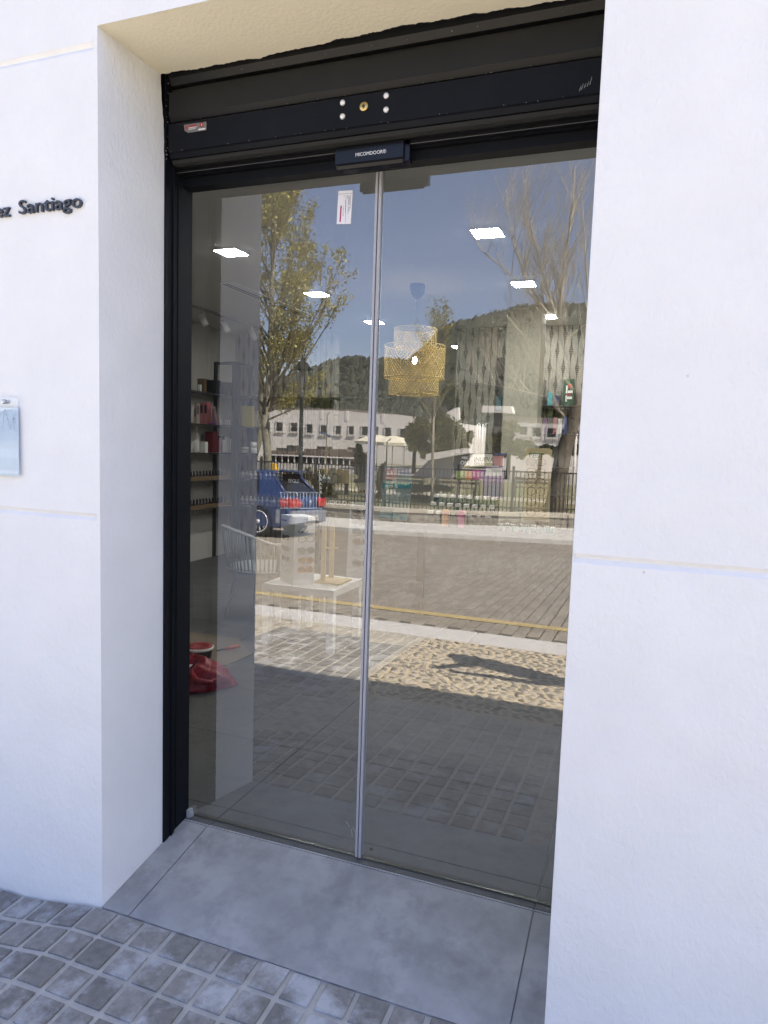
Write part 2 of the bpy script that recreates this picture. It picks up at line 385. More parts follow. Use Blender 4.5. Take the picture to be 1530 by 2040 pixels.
# face stones and coping blocks
x=-13.0; 
while x<8.9:
    l=random.uniform(.75,1.5); b=min(x+l,9); cb=MB((-2,-17,-1))
    y0,y1=wl(x),wl(b); z1=-.43+random.uniform(-.012,.012)
    pts=[(x+.012,y0+.07+random.uniform(-.02,.02)),(b-.012,y1+.07+random.uniform(-.02,.02)),(b-.012,y1-.6),(x+.012,y0-.6)]
    cb.prism(pts,-.545,z1,'z'); cb.build('coping_stone',STONEC,wallr)
    fb=MB((-2,-17,-1)); zz=-.90
    for zc in ((-.98,-.75),(-.74,-.55)):
        pts=[(x+.02,y0+.03),(b-.02,y1+.03),(b-.02,y1-.02),(x+.02,y0-.02)]
        f2=MB((-2,-17,-1)); f2.prism(pts,zc[0],zc[1],'z'); f2.build('face_stone',STONE,wallr)
    x=b
# railings: panels of bars between posts
rail=thing('park_railings','long run of black iron railings on the low stone wall','fence',(-2,-17.3,-.1))
def rl(x): return wl(x)-.32
FT=M(760,930,-17.4).z
n=0; x=-13.2; rb=[]
while x<8.9:
    rb.append(x); x+=.115
bar=MB(); bar.tube([(0,0,-.345),(0,0,FT+.1-.02)],.016,4)
b0=None
for n,x in enumerate(rb):
    if b0 is None: o=b0=bar.build('railing_bar',FENCE,rail)
    else: o=b0.copy(); COL.objects.link(o)
    o.parent=rail; o.location=(x+2,rl(x)+17.3,0)
for zz in (FT,-.31):
    hb=MB((-2,-17.3,-.1))
    for i in range(len(L)-1):
        a,b=max(L[i],-13.4),min(L[i+1],9)
        if b>a: hb.prism([(a,rl(a)-.018),(b,rl(b)-.018),(b,rl(b)+.018),(a,rl(a)+.018)],zz-.02,zz+.02,'z')
    hb.build('rail',FENCE,rail)
for px in (520,628,767,905,1010,1090,1250,1400):
    p=M(px,930,-17.4); q=MB((-2,-17.3,-.1)); q.box((p.x-.035,rl(p.x)-.035,-.44),(p.x+.035,rl(p.x)+.035,FT+.08)); q.ball((p.x,rl(p.x),FT+.12),.05); q.build('post',FENCE,rail)

pg=MB(); PGZ=-.56
xx=[-400,-150,-60,-40,-15,-8,-4.9,0,4,10,25,120,400]
r0=[(x,min(wl(x),-14)-.5,PGZ) for x in xx]; r1=[(x,-60,PGZ) for x in xx]; r2=[(x,-200,PGZ-.2) for x in xx]; r3=[(x,-450,PGZ) for x in xx]; nn=len(xx)
pg.add(r0+r1+r2+r3,[(j*nn+i,(j+1)*nn+i,(j+1)*nn+i+1,j*nn+i+1) for j in range(3) for i in range(nn-1)]); pg.build('park_ground',EARTH)['kind']='structure'
# ================================================================== OUTDOORS ACROSS THE STREET
def rowcirc(): pass
plz=MB(); plz.add([(-90,-40,PGZ+.01),(60,-40,PGZ+.01),(60,-66,PGZ+.01),(-90,-66,PGZ+.01)],[(0,3,2,1)]); plz.build('plaza',mat('plaza paving',(.27,.25,.22),.9,var=(1.5,.2)))['kind']='structure'
pth=MB(); pth.add([(-40,-24,PGZ+.012),(30,-25,PGZ+.012),(30,-27.5,PGZ+.012),(-40,-26,PGZ+.012)],[(0,3,2,1)]); pth.build('park_path',mat('gravel path',(.34,.31,.25),.95,var=(1.5,.2)))['kind']='structure'
# hill with wooded slope
HY=-300
prof=[(380,800),(520,765),(600,745),(650,724),(700,710),(745,719),(770,716),(810,722),(850,690),(880,655),(920,640),(960,632),(1000,622),(1070,603),(1165,607),(1300,640),(1500,700)]
crest=[M(a,b,HY) for a,b in prof]; crest=[Vector((crest[0].x-220,HY,10))]+crest+[Vector((crest[-1].x+220,HY,8))]
HILLM=mat('wooded hillside soil',(.085,.075,.045),.95,var=(.08,.3),stain=(.05,(.05,.06,.028),.45,.6))
hm=MB(); n=len(crest); rows=9; vs=[]
def hillpt(i,t):   # t 0 foot, 1 crest
    c=crest[i]; return Vector((c.x*(.62+.38*t),HY+150*(1-t),PGZ-.3+(c.z-PGZ)*(t**1.25)+ (random.uniform(-1.2,1.2) if 0<t<1 else 0)))
vs=[hillpt(i,j/rows) for j in range(rows+1) for i in range(n)]+[Vector((c.x,HY-80,0)) for c in crest]
hm.add(vs,[(j*n+i,j*n+i+1,(j+1)*n+i+1,(j+1)*n+i) for j in range(rows+1) for i in range(n-1)],True)
hm.build('hill',HILLM)['kind']='structure'
CROWN=mat('hillside pine crown',(.036,.040,.031),.9,isl=.5,var=(.5,.3))
hw=MB()
for q in range(15000):
    u=random.uniform(0,n-1.001); i=int(u); f=u-i; t=random.random()**.8
    c=crest[i].lerp(crest[i+1],f); p=Vector((c.x*(.62+.38*t),HY+150*(1-t),PGZ+(c.z-PGZ)*(t**1.25)))
    r=random.uniform(.8,1.8); h=r*random.uniform(.9,1.7)
    k=5; vs=[p+Vector((r*.7*math.cos(a),r*.7*math.sin(a),-h*.4)) for a in [2*math.pi*z/k+q for z in range(k)]]+[p+Vector((r*random.uniform(.7,1)*math.cos(a),r*random.uniform(.7,1)*math.sin(a),h*.2)) for a in [2*math.pi*(z+.5)/k+q for z in range(k)]]+[p+Vector((random.uniform(-.3,.3),0,h*.8))]
    hw.add(vs,[(z,(z+1)%k,k+z) for z in range(k)]+[((z+1)%k,k+(z+1)%k,k+z) for z in range(k)]+[(k+z,k+(z+1)%k,2*k) for z in range(k)])
tag(hw.build('hillside_trees',CROWN),kind='stuff')
# --- buildings
def facade_building(name,label,Y,pts,base,depth,wins,m,turn=0,parapets=(),roof=None):
    """front wall follows the corner points (x, top z) at distance Y"""
    x0,z0=pts[0]; x1,z1=pts[-1]
    t=thing(name,label,'building',((x0+x1)/2,Y,base)); o=t.location
    b=MB(o); poly=[(x0,base)]+[(x,z) for x,z in pts]+[(x1,base)]
    b.prism(poly,Y-depth,Y,'y'); b.build('wall',m,t)
    FRM=mat('window surround',(.50,.48,.45),.8)
    for (a,c,wz0,wz1,arch) in wins:
        wd=c-a; f=MB(o)
        f.box((a-.14,Y-.01,wz0-.14),(a,Y+.07,wz1+.12)); f.box((c,Y-.01,wz0-.14),(c+.14,Y+.07,wz1+.12)); f.box((a,Y-.01,wz1),(c,Y+.07,wz1+.12)); f.box((a-.2,Y-.01,wz0-.24),(c+.2,Y+.14,wz0-.14)); f.box((a,Y-.01,wz0-.14),(c,Y+.05,wz0))
        if arch: f.prism([(a-.14,wz1+.12),(c+.14,wz1+.12)]+[((a+c)/2+(wd/2+.14)*math.cos(k*math.pi/8),wz1+.12+.35*math.sin(k*math.pi/8)) for k in range(9)],Y-.01,Y+.06,'y')
        fo=f.build('window',FRM,t)
        p=MB(o); p.box((a,Y-.01,wz0),(c,Y+.012,wz1)); 
        p.build('pane',DARKG,fo)
        if arch:
            g=MB(o); 
            for k in (1,2,3): g.box((a+wd*k/4-.02,Y+.013,wz0),(a+wd*k/4+.02,Y+.03,wz1))
            g.box((a,Y+.031,(wz0+wz1)/2-.02),(c,Y+.045,(wz0+wz1)/2+.02)); g.build('glazing_bars',FENCE,fo)
    for (a,c,pz0,pz1,dd) in parapets:
        q=MB(o); q.box((a,Y-dd,pz0),(c,Y+.05,pz1)); q.build('parapet_pier',m,t)
    if roof:
        q=MB(o); q.prism(roof,Y-depth-.3,Y-.3,'y'); q.build('roof',ROOFT,t)
    return t
BY=-70
def bx(px,py): p=M(px,py,BY); return (p.x,p.z)
wp=[]
for cx,cy,hw_,hh in [(533,849,5,8),(557,850,6,8.5),(586,851,6,8.5),(617,854,5.5,8.5),(645,856,5.5,8.5),(674,857,5,8),(700,857.5,4.5,8),(727,858.5,5.5,8.5),(748,859,5,8.5),(773,861,5.5,8.5),(803,863,5.5,8.5)]:
    a,z1=bx(cx-hw_,cy-hh); c,z0=bx(cx+hw_,cy+hh); wp.append((a,c,z0,z1,False))
facade_building('white_terrace','long low white building with a row of small square windows behind the park','x' and BY,
   [bx(440,815),bx(535,817),bx(658,817),bx(745,824),bx(790,826),bx(912,842)],PGZ-.3,14,wp,WHITEB,
   parapets=[(bx(658,0)[0],bx(664,0)[0],bx(0,822)[1],bx(0,807)[1],3),(bx(711,0)[0],bx(717,0)[0],bx(0,824)[1],bx(0,808)[1],3),(bx(787,0)[0],bx(793,0)[0],bx(0,826)[1],bx(0,812)[1],3)],
   roof=[bx(530,817.6),bx(600,812),bx(700,815),bx(745,820),bx(900,838),bx(745,824),bx(535,818)])
BY=-62
gb_=[bx(905,835)[0],bx(915,0)[0]]
facade_building('tall_white_gable','plain white gable wall standing above the round bushes',BY,[bx(882,826),bx(908,812),bx(914,812),bx(915,880)],PGZ-.3,.5,[],WHITEB)
BY=-66
wp=[]
for cx,cy,hw_,hh in [(1043,858,7,8),(1069,861,8,9),(1099,862,8,9),(1126,864,7,9),(1148,866,5,9)]:
    a,z1=bx(cx-hw_,cy-hh); c,z0=bx(cx+hw_,cy+hh); wp.append((a,c,z0,z1,True))
facade_building('arched_window_house','white house with arched windows and a low tiled roof beyond the bare tree',BY,[bx(995,842),bx(1200,848)],PGZ-.3,10,wp,WHITEB,
   roof=[bx(992,842),bx(1004,828),bx(1195,836),bx(1210,848)])
BY=-56
facade_building('white_block','windowless white block with an overhanging top among the trees',BY,[bx(960,808),bx(1018,809),bx(1022,823),bx(962,821)],bx(960,821)[1]-.05,1.2,[],WHITEB)
facade_building('white_block','grey shaft carrying the overhanging white block',BY-.4,[bx(984,822),bx(1002,823)],PGZ-.3,.6,[],ROOFT)
BY=-40
gx=thing('white_garage','low white flat roofed shed with a dark open front behind the railings','shed',(bx(880,0)[0],BY,PGZ)); o=gx.location
q=MB(o); q.prism([bx(848,905),bx(920,893),bx(935,893),bx(935,903),bx(848,918)],BY-.6,BY,'y'); q.build('roof_fascia',WHITEB,gx)
q=MB(o); q.prism([bx(848,918),bx(935,903),(bx(935,0)[0],PGZ),(bx(848,0)[0],PGZ)],BY-1.2,BY-.62,'y'); q.build('recessed_front',mat('grey boarding',(.34,.34,.35),.9),gx)
# cafe parasols
PARA=mat('cream parasol cloth',(.62,.58,.46),.8)
def parasol(px,py,Yd,r,h,label):
    p=M(px,py,Yd); t=thing('parasol',label,'parasol',(p.x,Yd,PGZ),0,'cream parasols on the far terrace'); z=p.z-PGZ
    m=MB(); m.lathe([(.03,z),(r*.5,z-.33*h),(r,z-h),(r*.98,z-h-.25),(r*.45,z-.4*h),(.02,z-.1)],n=8,smooth=False,cap=False); m.build('canopy',PARA,t)
    m=MB(); m.tube([(0,0,0),(0,0,z-.05)],.04,6); m.build('pole',METAL,t)
parasol(752,866,-50,2.0,.55,'cream parasol left of the pair of wooden uprights on the terrace')
parasol(783,868,-50,2.1,.55,'cream parasol between the other two on the terrace')
parasol(806,872,-52,1.8,.5,'cream parasol half behind the round bush')
aw=thing('terrace_awning','long brown awning in front of the white building',"awning",(M(600,0,-60).x,-60,PGZ)); o=aw.location
AWN=mat('brown awning cloth',(.13,.10,.08),.9)
BY=-60
for (a,c,z0,z1) in [(530,600,898,906),(606,690,894,909),(690,725,900,918),(812,840,880,890)]:
    q=MB(o); q.prism([bx(a,z1),bx(a,z0),bx(c,z0+1),bx(c,z1+1)],BY-3,BY,'y'); q.build('awning_panel',AWN,aw)
q=MB(o)
for a in range(528,745,13): p=bx(a,0)[0]; q.box((p-.04,BY+.02,PGZ),(p+.04,BY+.1,bx(0,885)[1]))
q.box((bx(528,0)[0],BY+.11,bx(0,885)[1]),(bx(745,0)[0],BY+.18,bx(0,883)[1])); q.build('frame',WHITEB,aw)
q=MB(o)
for a in range(540,740,22): p=bx(a,0)[0]; q.box((p-.6,BY-2.9,PGZ),(p+.5,BY-1.5,PGZ+1.1+.3*((a*7)%3)))
q.build('counter',mat('dark terrace furniture',(.05,.048,.045),.8),aw)
# --- trees
def branchset(trunk,nmain,spread,lmain,lsub,up,rb,seed,t0=.3,sub=6,curve=.3,subsub=3,cone=.6):
    rnd=random.Random(seed); tw=MB(); tips=[]
    def at(t):
        n=len(trunk)-1; i=min(int(t*n),n-1); return Vector(trunk[i][:3]).lerp(Vector(trunk[i+1][:3]),t*n-i)
    for k in range(nmain):
        t=t0+(1-t0)*(k+rnd.random())/nmain; p=at(min(t,.999)); a=rnd.uniform(0,2*math.pi)
        L=lmain*(1-cone*(t-t0)/(1-t0))*rnd.uniform(.7,1.1); d=Vector((math.cos(a)*spread,math.sin(a)*spread,up*rnd.uniform(.7,1.3))).normalized()
        pts=[p]; q=p.copy(); dd=d.copy(); m=6
        for s in range(m):
            dd=(dd+Vector((rnd.uniform(-.12,.12),rnd.uniform(-.12,.12),curve*.12))).normalized(); q=q+dd*L/m; pts.append(q.copy())
        r=rb*(1-.6*t); tw.tube(pts,[r*(1-.85*i/m) for i in range(m+1)],5,cap=False)
        for s in range(sub):
            u=rnd.uniform(.2,1); i=min(int(u*m),m-1); b=pts[i].lerp(pts[i+1],u*m-i)
            d2=(dd+Vector((rnd.uniform(-1,1),rnd.uniform(-1,1),rnd.uniform(-.1,.9)))*.75).normalized(); l2=lsub*rnd.uniform(.5,1.2)*(1.2-.6*u)
            p2=[b,b+d2*l2*.5,b+(d2+Vector((rnd.uniform(-.2,.2),rnd.uniform(-.2,.2),.25))).normalized()*l2]
            tw.tube(p2,[r*.32,r*.2,r*.05],4,cap=False); tips.append((b,p2[1])); tips.append((p2[1],p2[2]))
            for z in range(subsub):
                u=rnd.random(); b2=p2[1].lerp(p2[2],u); d3=(d2+Vector((rnd.uniform(-1,1),rnd.uniform(-1,1),rnd.uniform(-.3,.9)))*.8).normalized(); e2=b2+d3*l2*.45*rnd.uniform(.5,1.2)
                tw.tube([b2,e2],[r*.13,r*.04],3,cap=False); tips.append((b2,e2))
        tips.append((pts[-2],pts[-1]))
    return tw,tips
def leaves(mb,tips,n,size,jit,rnd):
    for k in range(n):
        a,b=rnd.choice(tips); p=a.lerp(b,rnd.random())+Vector((rnd.gauss(0,jit),rnd.gauss(0,jit),rnd.gauss(0,jit)))
        u=Vector((rnd.gauss(0,1),rnd.gauss(0,1),rnd.gauss(0,1))).normalized(); v=u.orthogonal().normalized(); s=size*rnd.uniform(.6,1.3)
        mb.add([p-u*s*.5,p+v*s*.32,p+u*s*.5,p-v*s*.32],[(0,1,2,3)])
def tree(name,label,base,trunk,rs,kw,nl,ls,jit,leafm,barkm,twigm,seed,group=None):
    t=thing(name,label,'tree',base,0,group); o=t.location
    m=MB(o); m.tube(trunk,rs,9); m.build('trunk',barkm,t)
    tw,tips=branchset(trunk,seed=seed,**kw); tw.v=[tuple(Vector(v)-o) for v in tw.v]; tw.build('branches',twigm,t)
    if nl:
        c=MB(o); leaves(c,tips,nl,ls,jit,random.Random(seed)); c.build('crown',leafm,t)
    return t
TY=-19.5
def tp(px,py,y=None): return M(px,py,TY if y is None else y)
b=tp(534,962); 
tree('yellowing_plane_tree','tall plane tree with sparse yellow green spring leaves left of the street lamp',(b.x,TY,PGZ),
  [(b.x,TY,PGZ-.1),tp(533,900),tp(527,835),tp(536,760),tp(540,660),tp(543,540),tp(548,440),tp(550,372)],[.17,.15,.16,.12,.10,.075,.045,.015],
  dict(nmain=70,spread=1.0,lmain=6.4,lsub=1.2,up=1.15,rb=.06,t0=.26,sub=10,curve=.9,subsub=3,cone=.80),27000,.11,.09,LEAFY,BARKP,BARK,3)
TY=-24
b=tp(545,930)
tree('dense_plane_tree','fuller yellow green plane tree low behind the lamp post',(b.x-1.5,TY,PGZ),
  [(b.x-1.5,TY,PGZ-.1),tp(520,860),tp(522,760),tp(525,700)],[.2,.17,.1,.04],
  dict(nmain=26,spread=1,lmain=3.2,lsub=1.0,up=.4,rb=.07,t0=.35,sub=7,curve=.1,subsub=3,cone=.4),6000,.15,.10,LEAFY,BARKP,BARK,11)
TY=-20.2
b=tp(1104,1030)
tree('bare_plane_tree','big leafless tree with pale upright twigs leaning over the railings',(b.x,TY,PGZ),
  [(b.x,TY,PGZ-.2),tp(1106,1010),tp(1112,960),tp(1123,900),tp(1140,845),tp(1152,780),tp(1136,710),tp(1112,650)],[.52,.34,.27,.25,.22,.17,.14,.12],
  dict(nmain=16,spread=1.1,lmain=3.0,lsub=1.5,up=.9,rb=.055,t0=.55,sub=8,curve=.5,subsub=3,cone=.1),0,0,0,None,BARK,TWIG,5)
bt=thing('bare_tree_limbs','','') if False else None
# two leaders of the bare tree
bare=[o for o in D.objects if o.name.startswith('bare_plane_tree')][0]
for k,(pp,rr_) in enumerate([([(1112,650),(1098,600),(1078,530),(1062,470),(1050,410),(1040,340)],.065),([(1112,650),(1118,590),(1128,500),(1140,420),(1146,330)],.07),([(1152,780),(1168,700),(1172,600),(1166,500),(1160,400)],.06),
      ([(1136,710),(1100,640),(1060,590),(1010,540),(960,500),(936,460)],.05),([(1112,650),(1082,612),(1050,560),(1020,480),(1008,380)],.05),([(1140,845),(1090,770),(1068,735),(1048,670),(1035,612)],.055),([(1140,845),(1085,790),(1000,770),(940,760)],.045)]):
    tr_=[tp(a,b,TY+(-.9 if k%2 else .7)*i/len(pp)) for i,(a,b) in enumerate(pp)]
    n_=len(tr_); m=MB(bare.location); m.tube(tr_,[rr_*(1-.85*i/(n_-1)) for i in range(n_)],7); m.build('limb',TWIG,bare)
    tw,tips=branchset(tr_,nmain=20,spread=.8,lmain=2.1,lsub=1.1,up=1.1,rb=.028,seed=40+k,t0=.1,sub=8,curve=.9,subsub=5,cone=.3)
    tw.v=[tuple(Vector(v)-bare.location) for v in tw.v]; tw.build('twigs',TWIG,bare)
TY=-21
b=tp(861,1000)
tree('young_tree','slim young tree with a thin straight stem and scattered yellow leaves',(b.x,TY,PGZ),
  [(b.x,TY,PGZ-.2),tp(861,940),tp(863,860),tp(865,800),tp(868,700),tp(874,650)],[.06,.05,.045,.035,.02,.008],
  dict(nmain=30,spread=.65,lmain=1.7,lsub=.6,up=1.2,rb=.022,t0=.42,sub=5,curve=.4,subsub=2,cone=.5),1500,.085,.05,LEAFY,TWIG,TWIG,9)
def bush(name,label,blobs,Y,n,ls,m,seed,cat='bush',group=None):
    rnd=random.Random(seed); p0=M(blobs[0][0],blobs[0][1],Y); t=thing(name,label,cat,(p0.x,Y,PGZ),0,group); o=t.location
    c=MB(o); core=MB(o); mpp=(CP-M(765,900,Y)).length
    s=(2.16+YG-Y)/FL
    for (px,py,rx,ry) in blobs:
        p=M(px,py,Y); rx_,rz_=rx*s,ry*s
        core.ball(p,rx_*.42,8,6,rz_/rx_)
        for g in range(16):
            u=Vector((rnd.gauss(0,1),rnd.gauss(0,1),rnd.gauss(0,1))).normalized()*rnd.uniform(.45,.92); cc=p+Vector((u.x*rx_,u.y*rx_,u.z*rz_)); cr=rnd.uniform(.18,.40)
            for k in range(int(n*rx*ry/1000/11)):
                w_=Vector((rnd.gauss(0,.5),rnd.gauss(0,.5),rnd.gauss(0,.5)))*cr; q=cc+Vector((w_.x*rx_,w_.y*rx_,w_.z*rz_))
                a=Vector((rnd.gauss(0,1),rnd.gauss(0,1),rnd.gauss(0,1))).normalized(); b=a.orthogonal().normalized(); z=ls*rnd.uniform(.5,1.4)
                c.add([q-a*z*.5,q+b*z*.35,q+a*z*.5,q-b*z*.35],[(0,1,2,3)])
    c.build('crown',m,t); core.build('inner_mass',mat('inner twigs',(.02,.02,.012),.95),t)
    q=MB(o); q.tube([(p0.x,Y,PGZ-.1),(p0.x+.1,Y,p0.z)],[.16,.1],7); q.build('trunk',BARK,t)
bush('round_tree','broad round evergreen tree in front of the white gable',[(826,862,26,30),(862,855,36,36),(900,864,32,32),(926,876,18,22),(840,893,34,20),(888,894,30,18)],-46,2600,.26,LEAFO,21,'tree')
bush('olive_tree','grey green rounded tree left of the arched windows',[(1015,865,22,28),(1000,895,22,20),(1040,895,26,22),(985,880,14,16)],-44,1700,.26,LEAFO,22,'tree')
bush('dark_bush','dark evergreen bush under the arched windows',[(1075,895,22,10),(1110,898,22,11),(1150,896,18,10)],-42,1500,.28,LEAFD,23)
bush('conifer','narrow dark conifer behind the railings beside the door seam',[(720,960,18,18),(719,935,17,18),(717,912,13,18),(716,893,8,12)],-24,3500,.12,LEAFD,24,'tree')
bush('hedge_shrub','leafy green shrub behind the parked car',[(640,960,20,22),(665,955,18,20),(612,945,16,14),(660,985,16,14)],-21,2200,.12,LEAFO,25)
bush('climbing_shrub','thin yellow green shrub right of the conifer',[(757,960,10,24),(762,935,9,14)],-22,2600,.10,LEAFO,26)
bush('park_shrub','low dark shrub with tangled stems under the young tree',[(800,975,30,9),(840,972,30,10),(880,972,26,9),(835,992,40,6)],-21.5,2300,.10,LEAFD,27)
for k in range(5): bush('far_tree',['large dark tree at the foot of the hill, far left','second dark tree at the foot of the hill','tree at the foot of the hill behind the lamp','dark tree at the hill foot behind the white gable','tree crowding the roof of the arched house'][k],
    [[(480,800,60,40)],[(560,790,40,22)],[(650,800,40,16)],[(935,800,45,40),(900,790,30,25)],[(1120,815,60,22)]][k],-95,260,1.1,LEAFD,60+k,'tree','dark trees at the foot of the hill')
# --- street lamp beyond the railings
IRON=mat('dark green cast iron',(.030,.034,.032),.5)
LY=-19.0
pb=M(597,985,LY); ptop=M(606,708,LY); h_=M(600,805,LY)
lt=thing('street_lamp','old style dark lantern street lamp behind the blue car','street lamp',(pb.x,LY,PGZ)); o=lt.location; o=Vector(o)
X=pb.x; zt=ptop.z; 
m=MB(); zh=M(606,776,LY).z
m.lathe([(.14,PGZ-.05),(.14,PGZ+.5),(.10,PGZ+.6),(.085,PGZ+1.3),(.095,PGZ+1.35),(.075,PGZ+1.45),(.06,zh-.25),(.10,zh-.2),(.05,zh-.1),(.07,zh)],(X,LY,0),12); m.v=[tuple(Vector(v)-o) for v in m.v]; m.build('post',IRON,lt)
m=MB(o)
z1=M(606,735,LY).z; z2=M(606,720,LY).z
m.lathe([(.37,z1-.03),(.34,z1),(.20,z2-.05),(.05,z2+.03),(.04,zt),(.01,zt+.05)],(X,LY,0),4,smooth=False); m.build('lantern_roof',mat('black lantern roof',(.012,.013,.013),.85,spec=.1),lt)
m=MB(o)
for a in range(4):
    an=a*math.pi/2; c_,s_=math.cos(an),math.sin(an); m.tube([(X+.06*c_,LY+.06*s_,zh),(X+.15*c_,LY+.15*s_,zh+.1),(X+.25*c_,LY+.25*s_,z1)],.012,5)
m.build('lantern_frame',IRON,lt)
m=MB(o); m.lathe([(.05,zh+.10),(.12,z1-.04)],(X,LY,0),4,smooth=False); m.build('lantern_glass',mat('dusty lamp glass',(.06,.065,.07),.3,spec=.5),lt)
m=MB(o); m.tube([(X-.05,LY,zh-.25),(X-.28,LY,zh-.02),(X-.20,LY,zh+.12),(X-.08,LY,zh+.02)],.012,5); m.tube([(X+.05,LY,zh-.25),(X+.28,LY,zh-.02),(X+.20,LY,zh+.12),(X+.08,LY,zh+.02)],.012,5); m.build('scroll_bracket',IRON,lt)
# thin modern posts
for (px,py,Yp,lab,solar) in [(652,826,-33,'thin grey lamp mast with a small flat panel halfway up',True),(771,880,-36,'thin post on the terrace right of the door seam',False)]:
    p=M(px,py,Yp); t=thing('lamp_mast',lab,'lamp post',(p.x,Yp,PGZ)); m=MB((p.x,Yp,PGZ)); m.tube([(p.x,Yp,PGZ),(p.x,Yp,p.z),(p.x+.25,Yp,p.z+.2)],.035,6); m.build('pole',METAL if solar else FENCE,t)
    if solar:
        z=M(px,867,Yp).z; m=MB((p.x,Yp,PGZ)); m.box((p.x-.35,Yp-.3,z),(p.x+.35,Yp+.3,z+.04),Matrix.Rotation(.35,3,'Y')); m.build('panel',DARKG,t)
p=M(1147,880,-26); t=thing('white_pole','slim white pole standing right of the bare tree','pole',(p.x,-26,PGZ)); m=MB((p.x,-26,PGZ)); m.tube([(p.x,-26,PGZ),(p.x,-26,M(1150,868,-26).z)],.05,7); m.build('shaft',WHITEB,t)
m=MB((p.x,-26,PGZ)); m.ball((p.x,-26,M(1150,866,-26).z),.07); m.build('cap',WHITEB,t)
# yellow spring toy
YP=mat('yellow play plastic',(.62,.36,.02),.45)
p=M(552,945,-22); t=thing('play_horse','bright yellow plastic play figure behind the railings','play figure',(p.x,-22,PGZ)); o=Vector(t.location)
q=MB(o); q.prism([(p.x-.30,p.z-.28),(p.x-.32,p.z+.30),(p.x-.22,p.z+.44),(p.x-.08,p.z+.40),(p.x-.02,p.z+.20),(p.x+.32,p.z+.10),(p.x+.36,p.z-.28)],-22.12,-21.88,'y'); q.build('body',YP,t)
q=MB(o); q.tube([(p.x+.1*math.cos(a*.7),-22+.1*math.sin(a*.7),PGZ+a*.012) for a in range(int(max(10,(p.z-.28-PGZ)/.012)))],.015,4); q.build('spring',FENCE,t)
p=M(668,945,-23); t=thing('play_board','pale yellow play panel seen through the shrub and railings','play panel',(p.x,-23,PGZ)); q=MB((p.x,-23,PGZ)); q.box((p.x-.9,-23.05,p.z-.35),(p.x+.55,-22.95,p.z+.2)); q.build('board',mat('faded yellow panel',(.5,.36,.12),.6),t); q=MB((p.x,-23,PGZ)); q.box((p.x-.9,-23.04,PGZ),(p.x-.8,-22.96,p.z-.35)); q.box((p.x+.45,-23.04,PGZ),(p.x+.55,-22.96,p.z-.35)); q.build('leg',FENCE,t)
# benches and picnic table
BW=mat('dark bench slats',(.06,.05,.04),.7)
def bench(px,py,Yb,label,L_=1.8):
    p=M(px,py,Yb); t=thing('park_bench',label,'bench',(p.x,Yb,PGZ),0,'benches in the park')
    for k in range(3): q=MB(); q.box((-L_/2,-.2+k*.14,.43),(L_/2,-.09+k*.14,.46)); q.build('seat_slat',BW,t)
    for k in range(2): q=MB(); q.box((-L_/2,-.27,.58+k*.16),(L_/2,-.245,.68+k*.16)); q.build('back_slat',BW,t)
    for s in (-.8,.8): q=MB(); q.box((s-.03,-.26,0),(s+.03,-.2,.8)); q.box((s-.03,.1,0),(s+.03,.16,.43)); q.build('leg',FENCE,t)
bench(800,985,-23.5,'dark slatted park bench left of the young tree stem'); bench(905,985,-24,'dark slatted park bench right of the young tree stem'); bench(1060,975,-27,'dark slatted park bench nearest the bare tree')
# car
CB=mat('blue car paint',(.045,.075,.19),.25,metal=.3,coat=1)
CBP=mat('grey blue bumper plastic',(.26,.28,.33),.45)
TYR=mat('tyre rubber',(.02,.02,.02),.8); RIM=mat('silver alloy',(.62,.62,.64),.35,.2); REDL=mat('red tail lamp',(.42,.012,.012),.15,coat=1); CGL=mat('tinted car glass',(.018,.020,.022),.06,spec=.8)
cy0=-10.8; cx0=-5.62; cz=gr(cx0,-11.7); CW=1.78
car=thing('parked_car','blue hatchback parked across the street with its red tail lamps towards the bare tree','car',(cx0,cy0-CW/2,cz))
car.rotation_euler=(math.atan(K),0,0)
# side outline, x towards the front is negative; sections across the width taper inwards above the waist
lower=[(-.02,.32),(.0,.55),(-.03,.78),(-.10,.93),(-.22,.97),(-1.2,.98),(-2.6,.96),(-3.6,.88),(-4.1,.72),(-4.22,.5),(-4.18,.28),(-3.8,.22),(-.3,.22)]
body=MB(); n=len(lower); hwid=CW/2
secs=[(-hwid,.93),(-hwid+.05,1.0),(hwid-.05,1.0),(hwid,.93)]
vs=[]
for y,s in secs:
    for (x,z) in lower:
        cxm,czm=-2.1,.6; k_=s if abs(y)>hwid-.01 else 1
        vs.append((cxm+(x-cxm)*(k_*.0+ (1 if abs(y)<hwid-.01 else .985)),y,czm+(z-czm)*(.97 if abs(y)>hwid-.01 else 1)))
fs=[tuple(range(n)),tuple(range(3*n,4*n))[::-1]]+[(j*n+i,(j+1)*n+i,(j+1)*n+(i+1)%n,j*n+(i+1)%n) for j in range(3) for i in range(n)]
body.add(vs,fs); bo=body.build('body',CB,car); bv=bo.modifiers.new('bevel','BEVEL'); bv.width=.07; bv.segments=3; bv.limit_method='ANGLE'; bv.angle_limit=.35
for _p in bo.data.polygons: _p.use_smooth=False
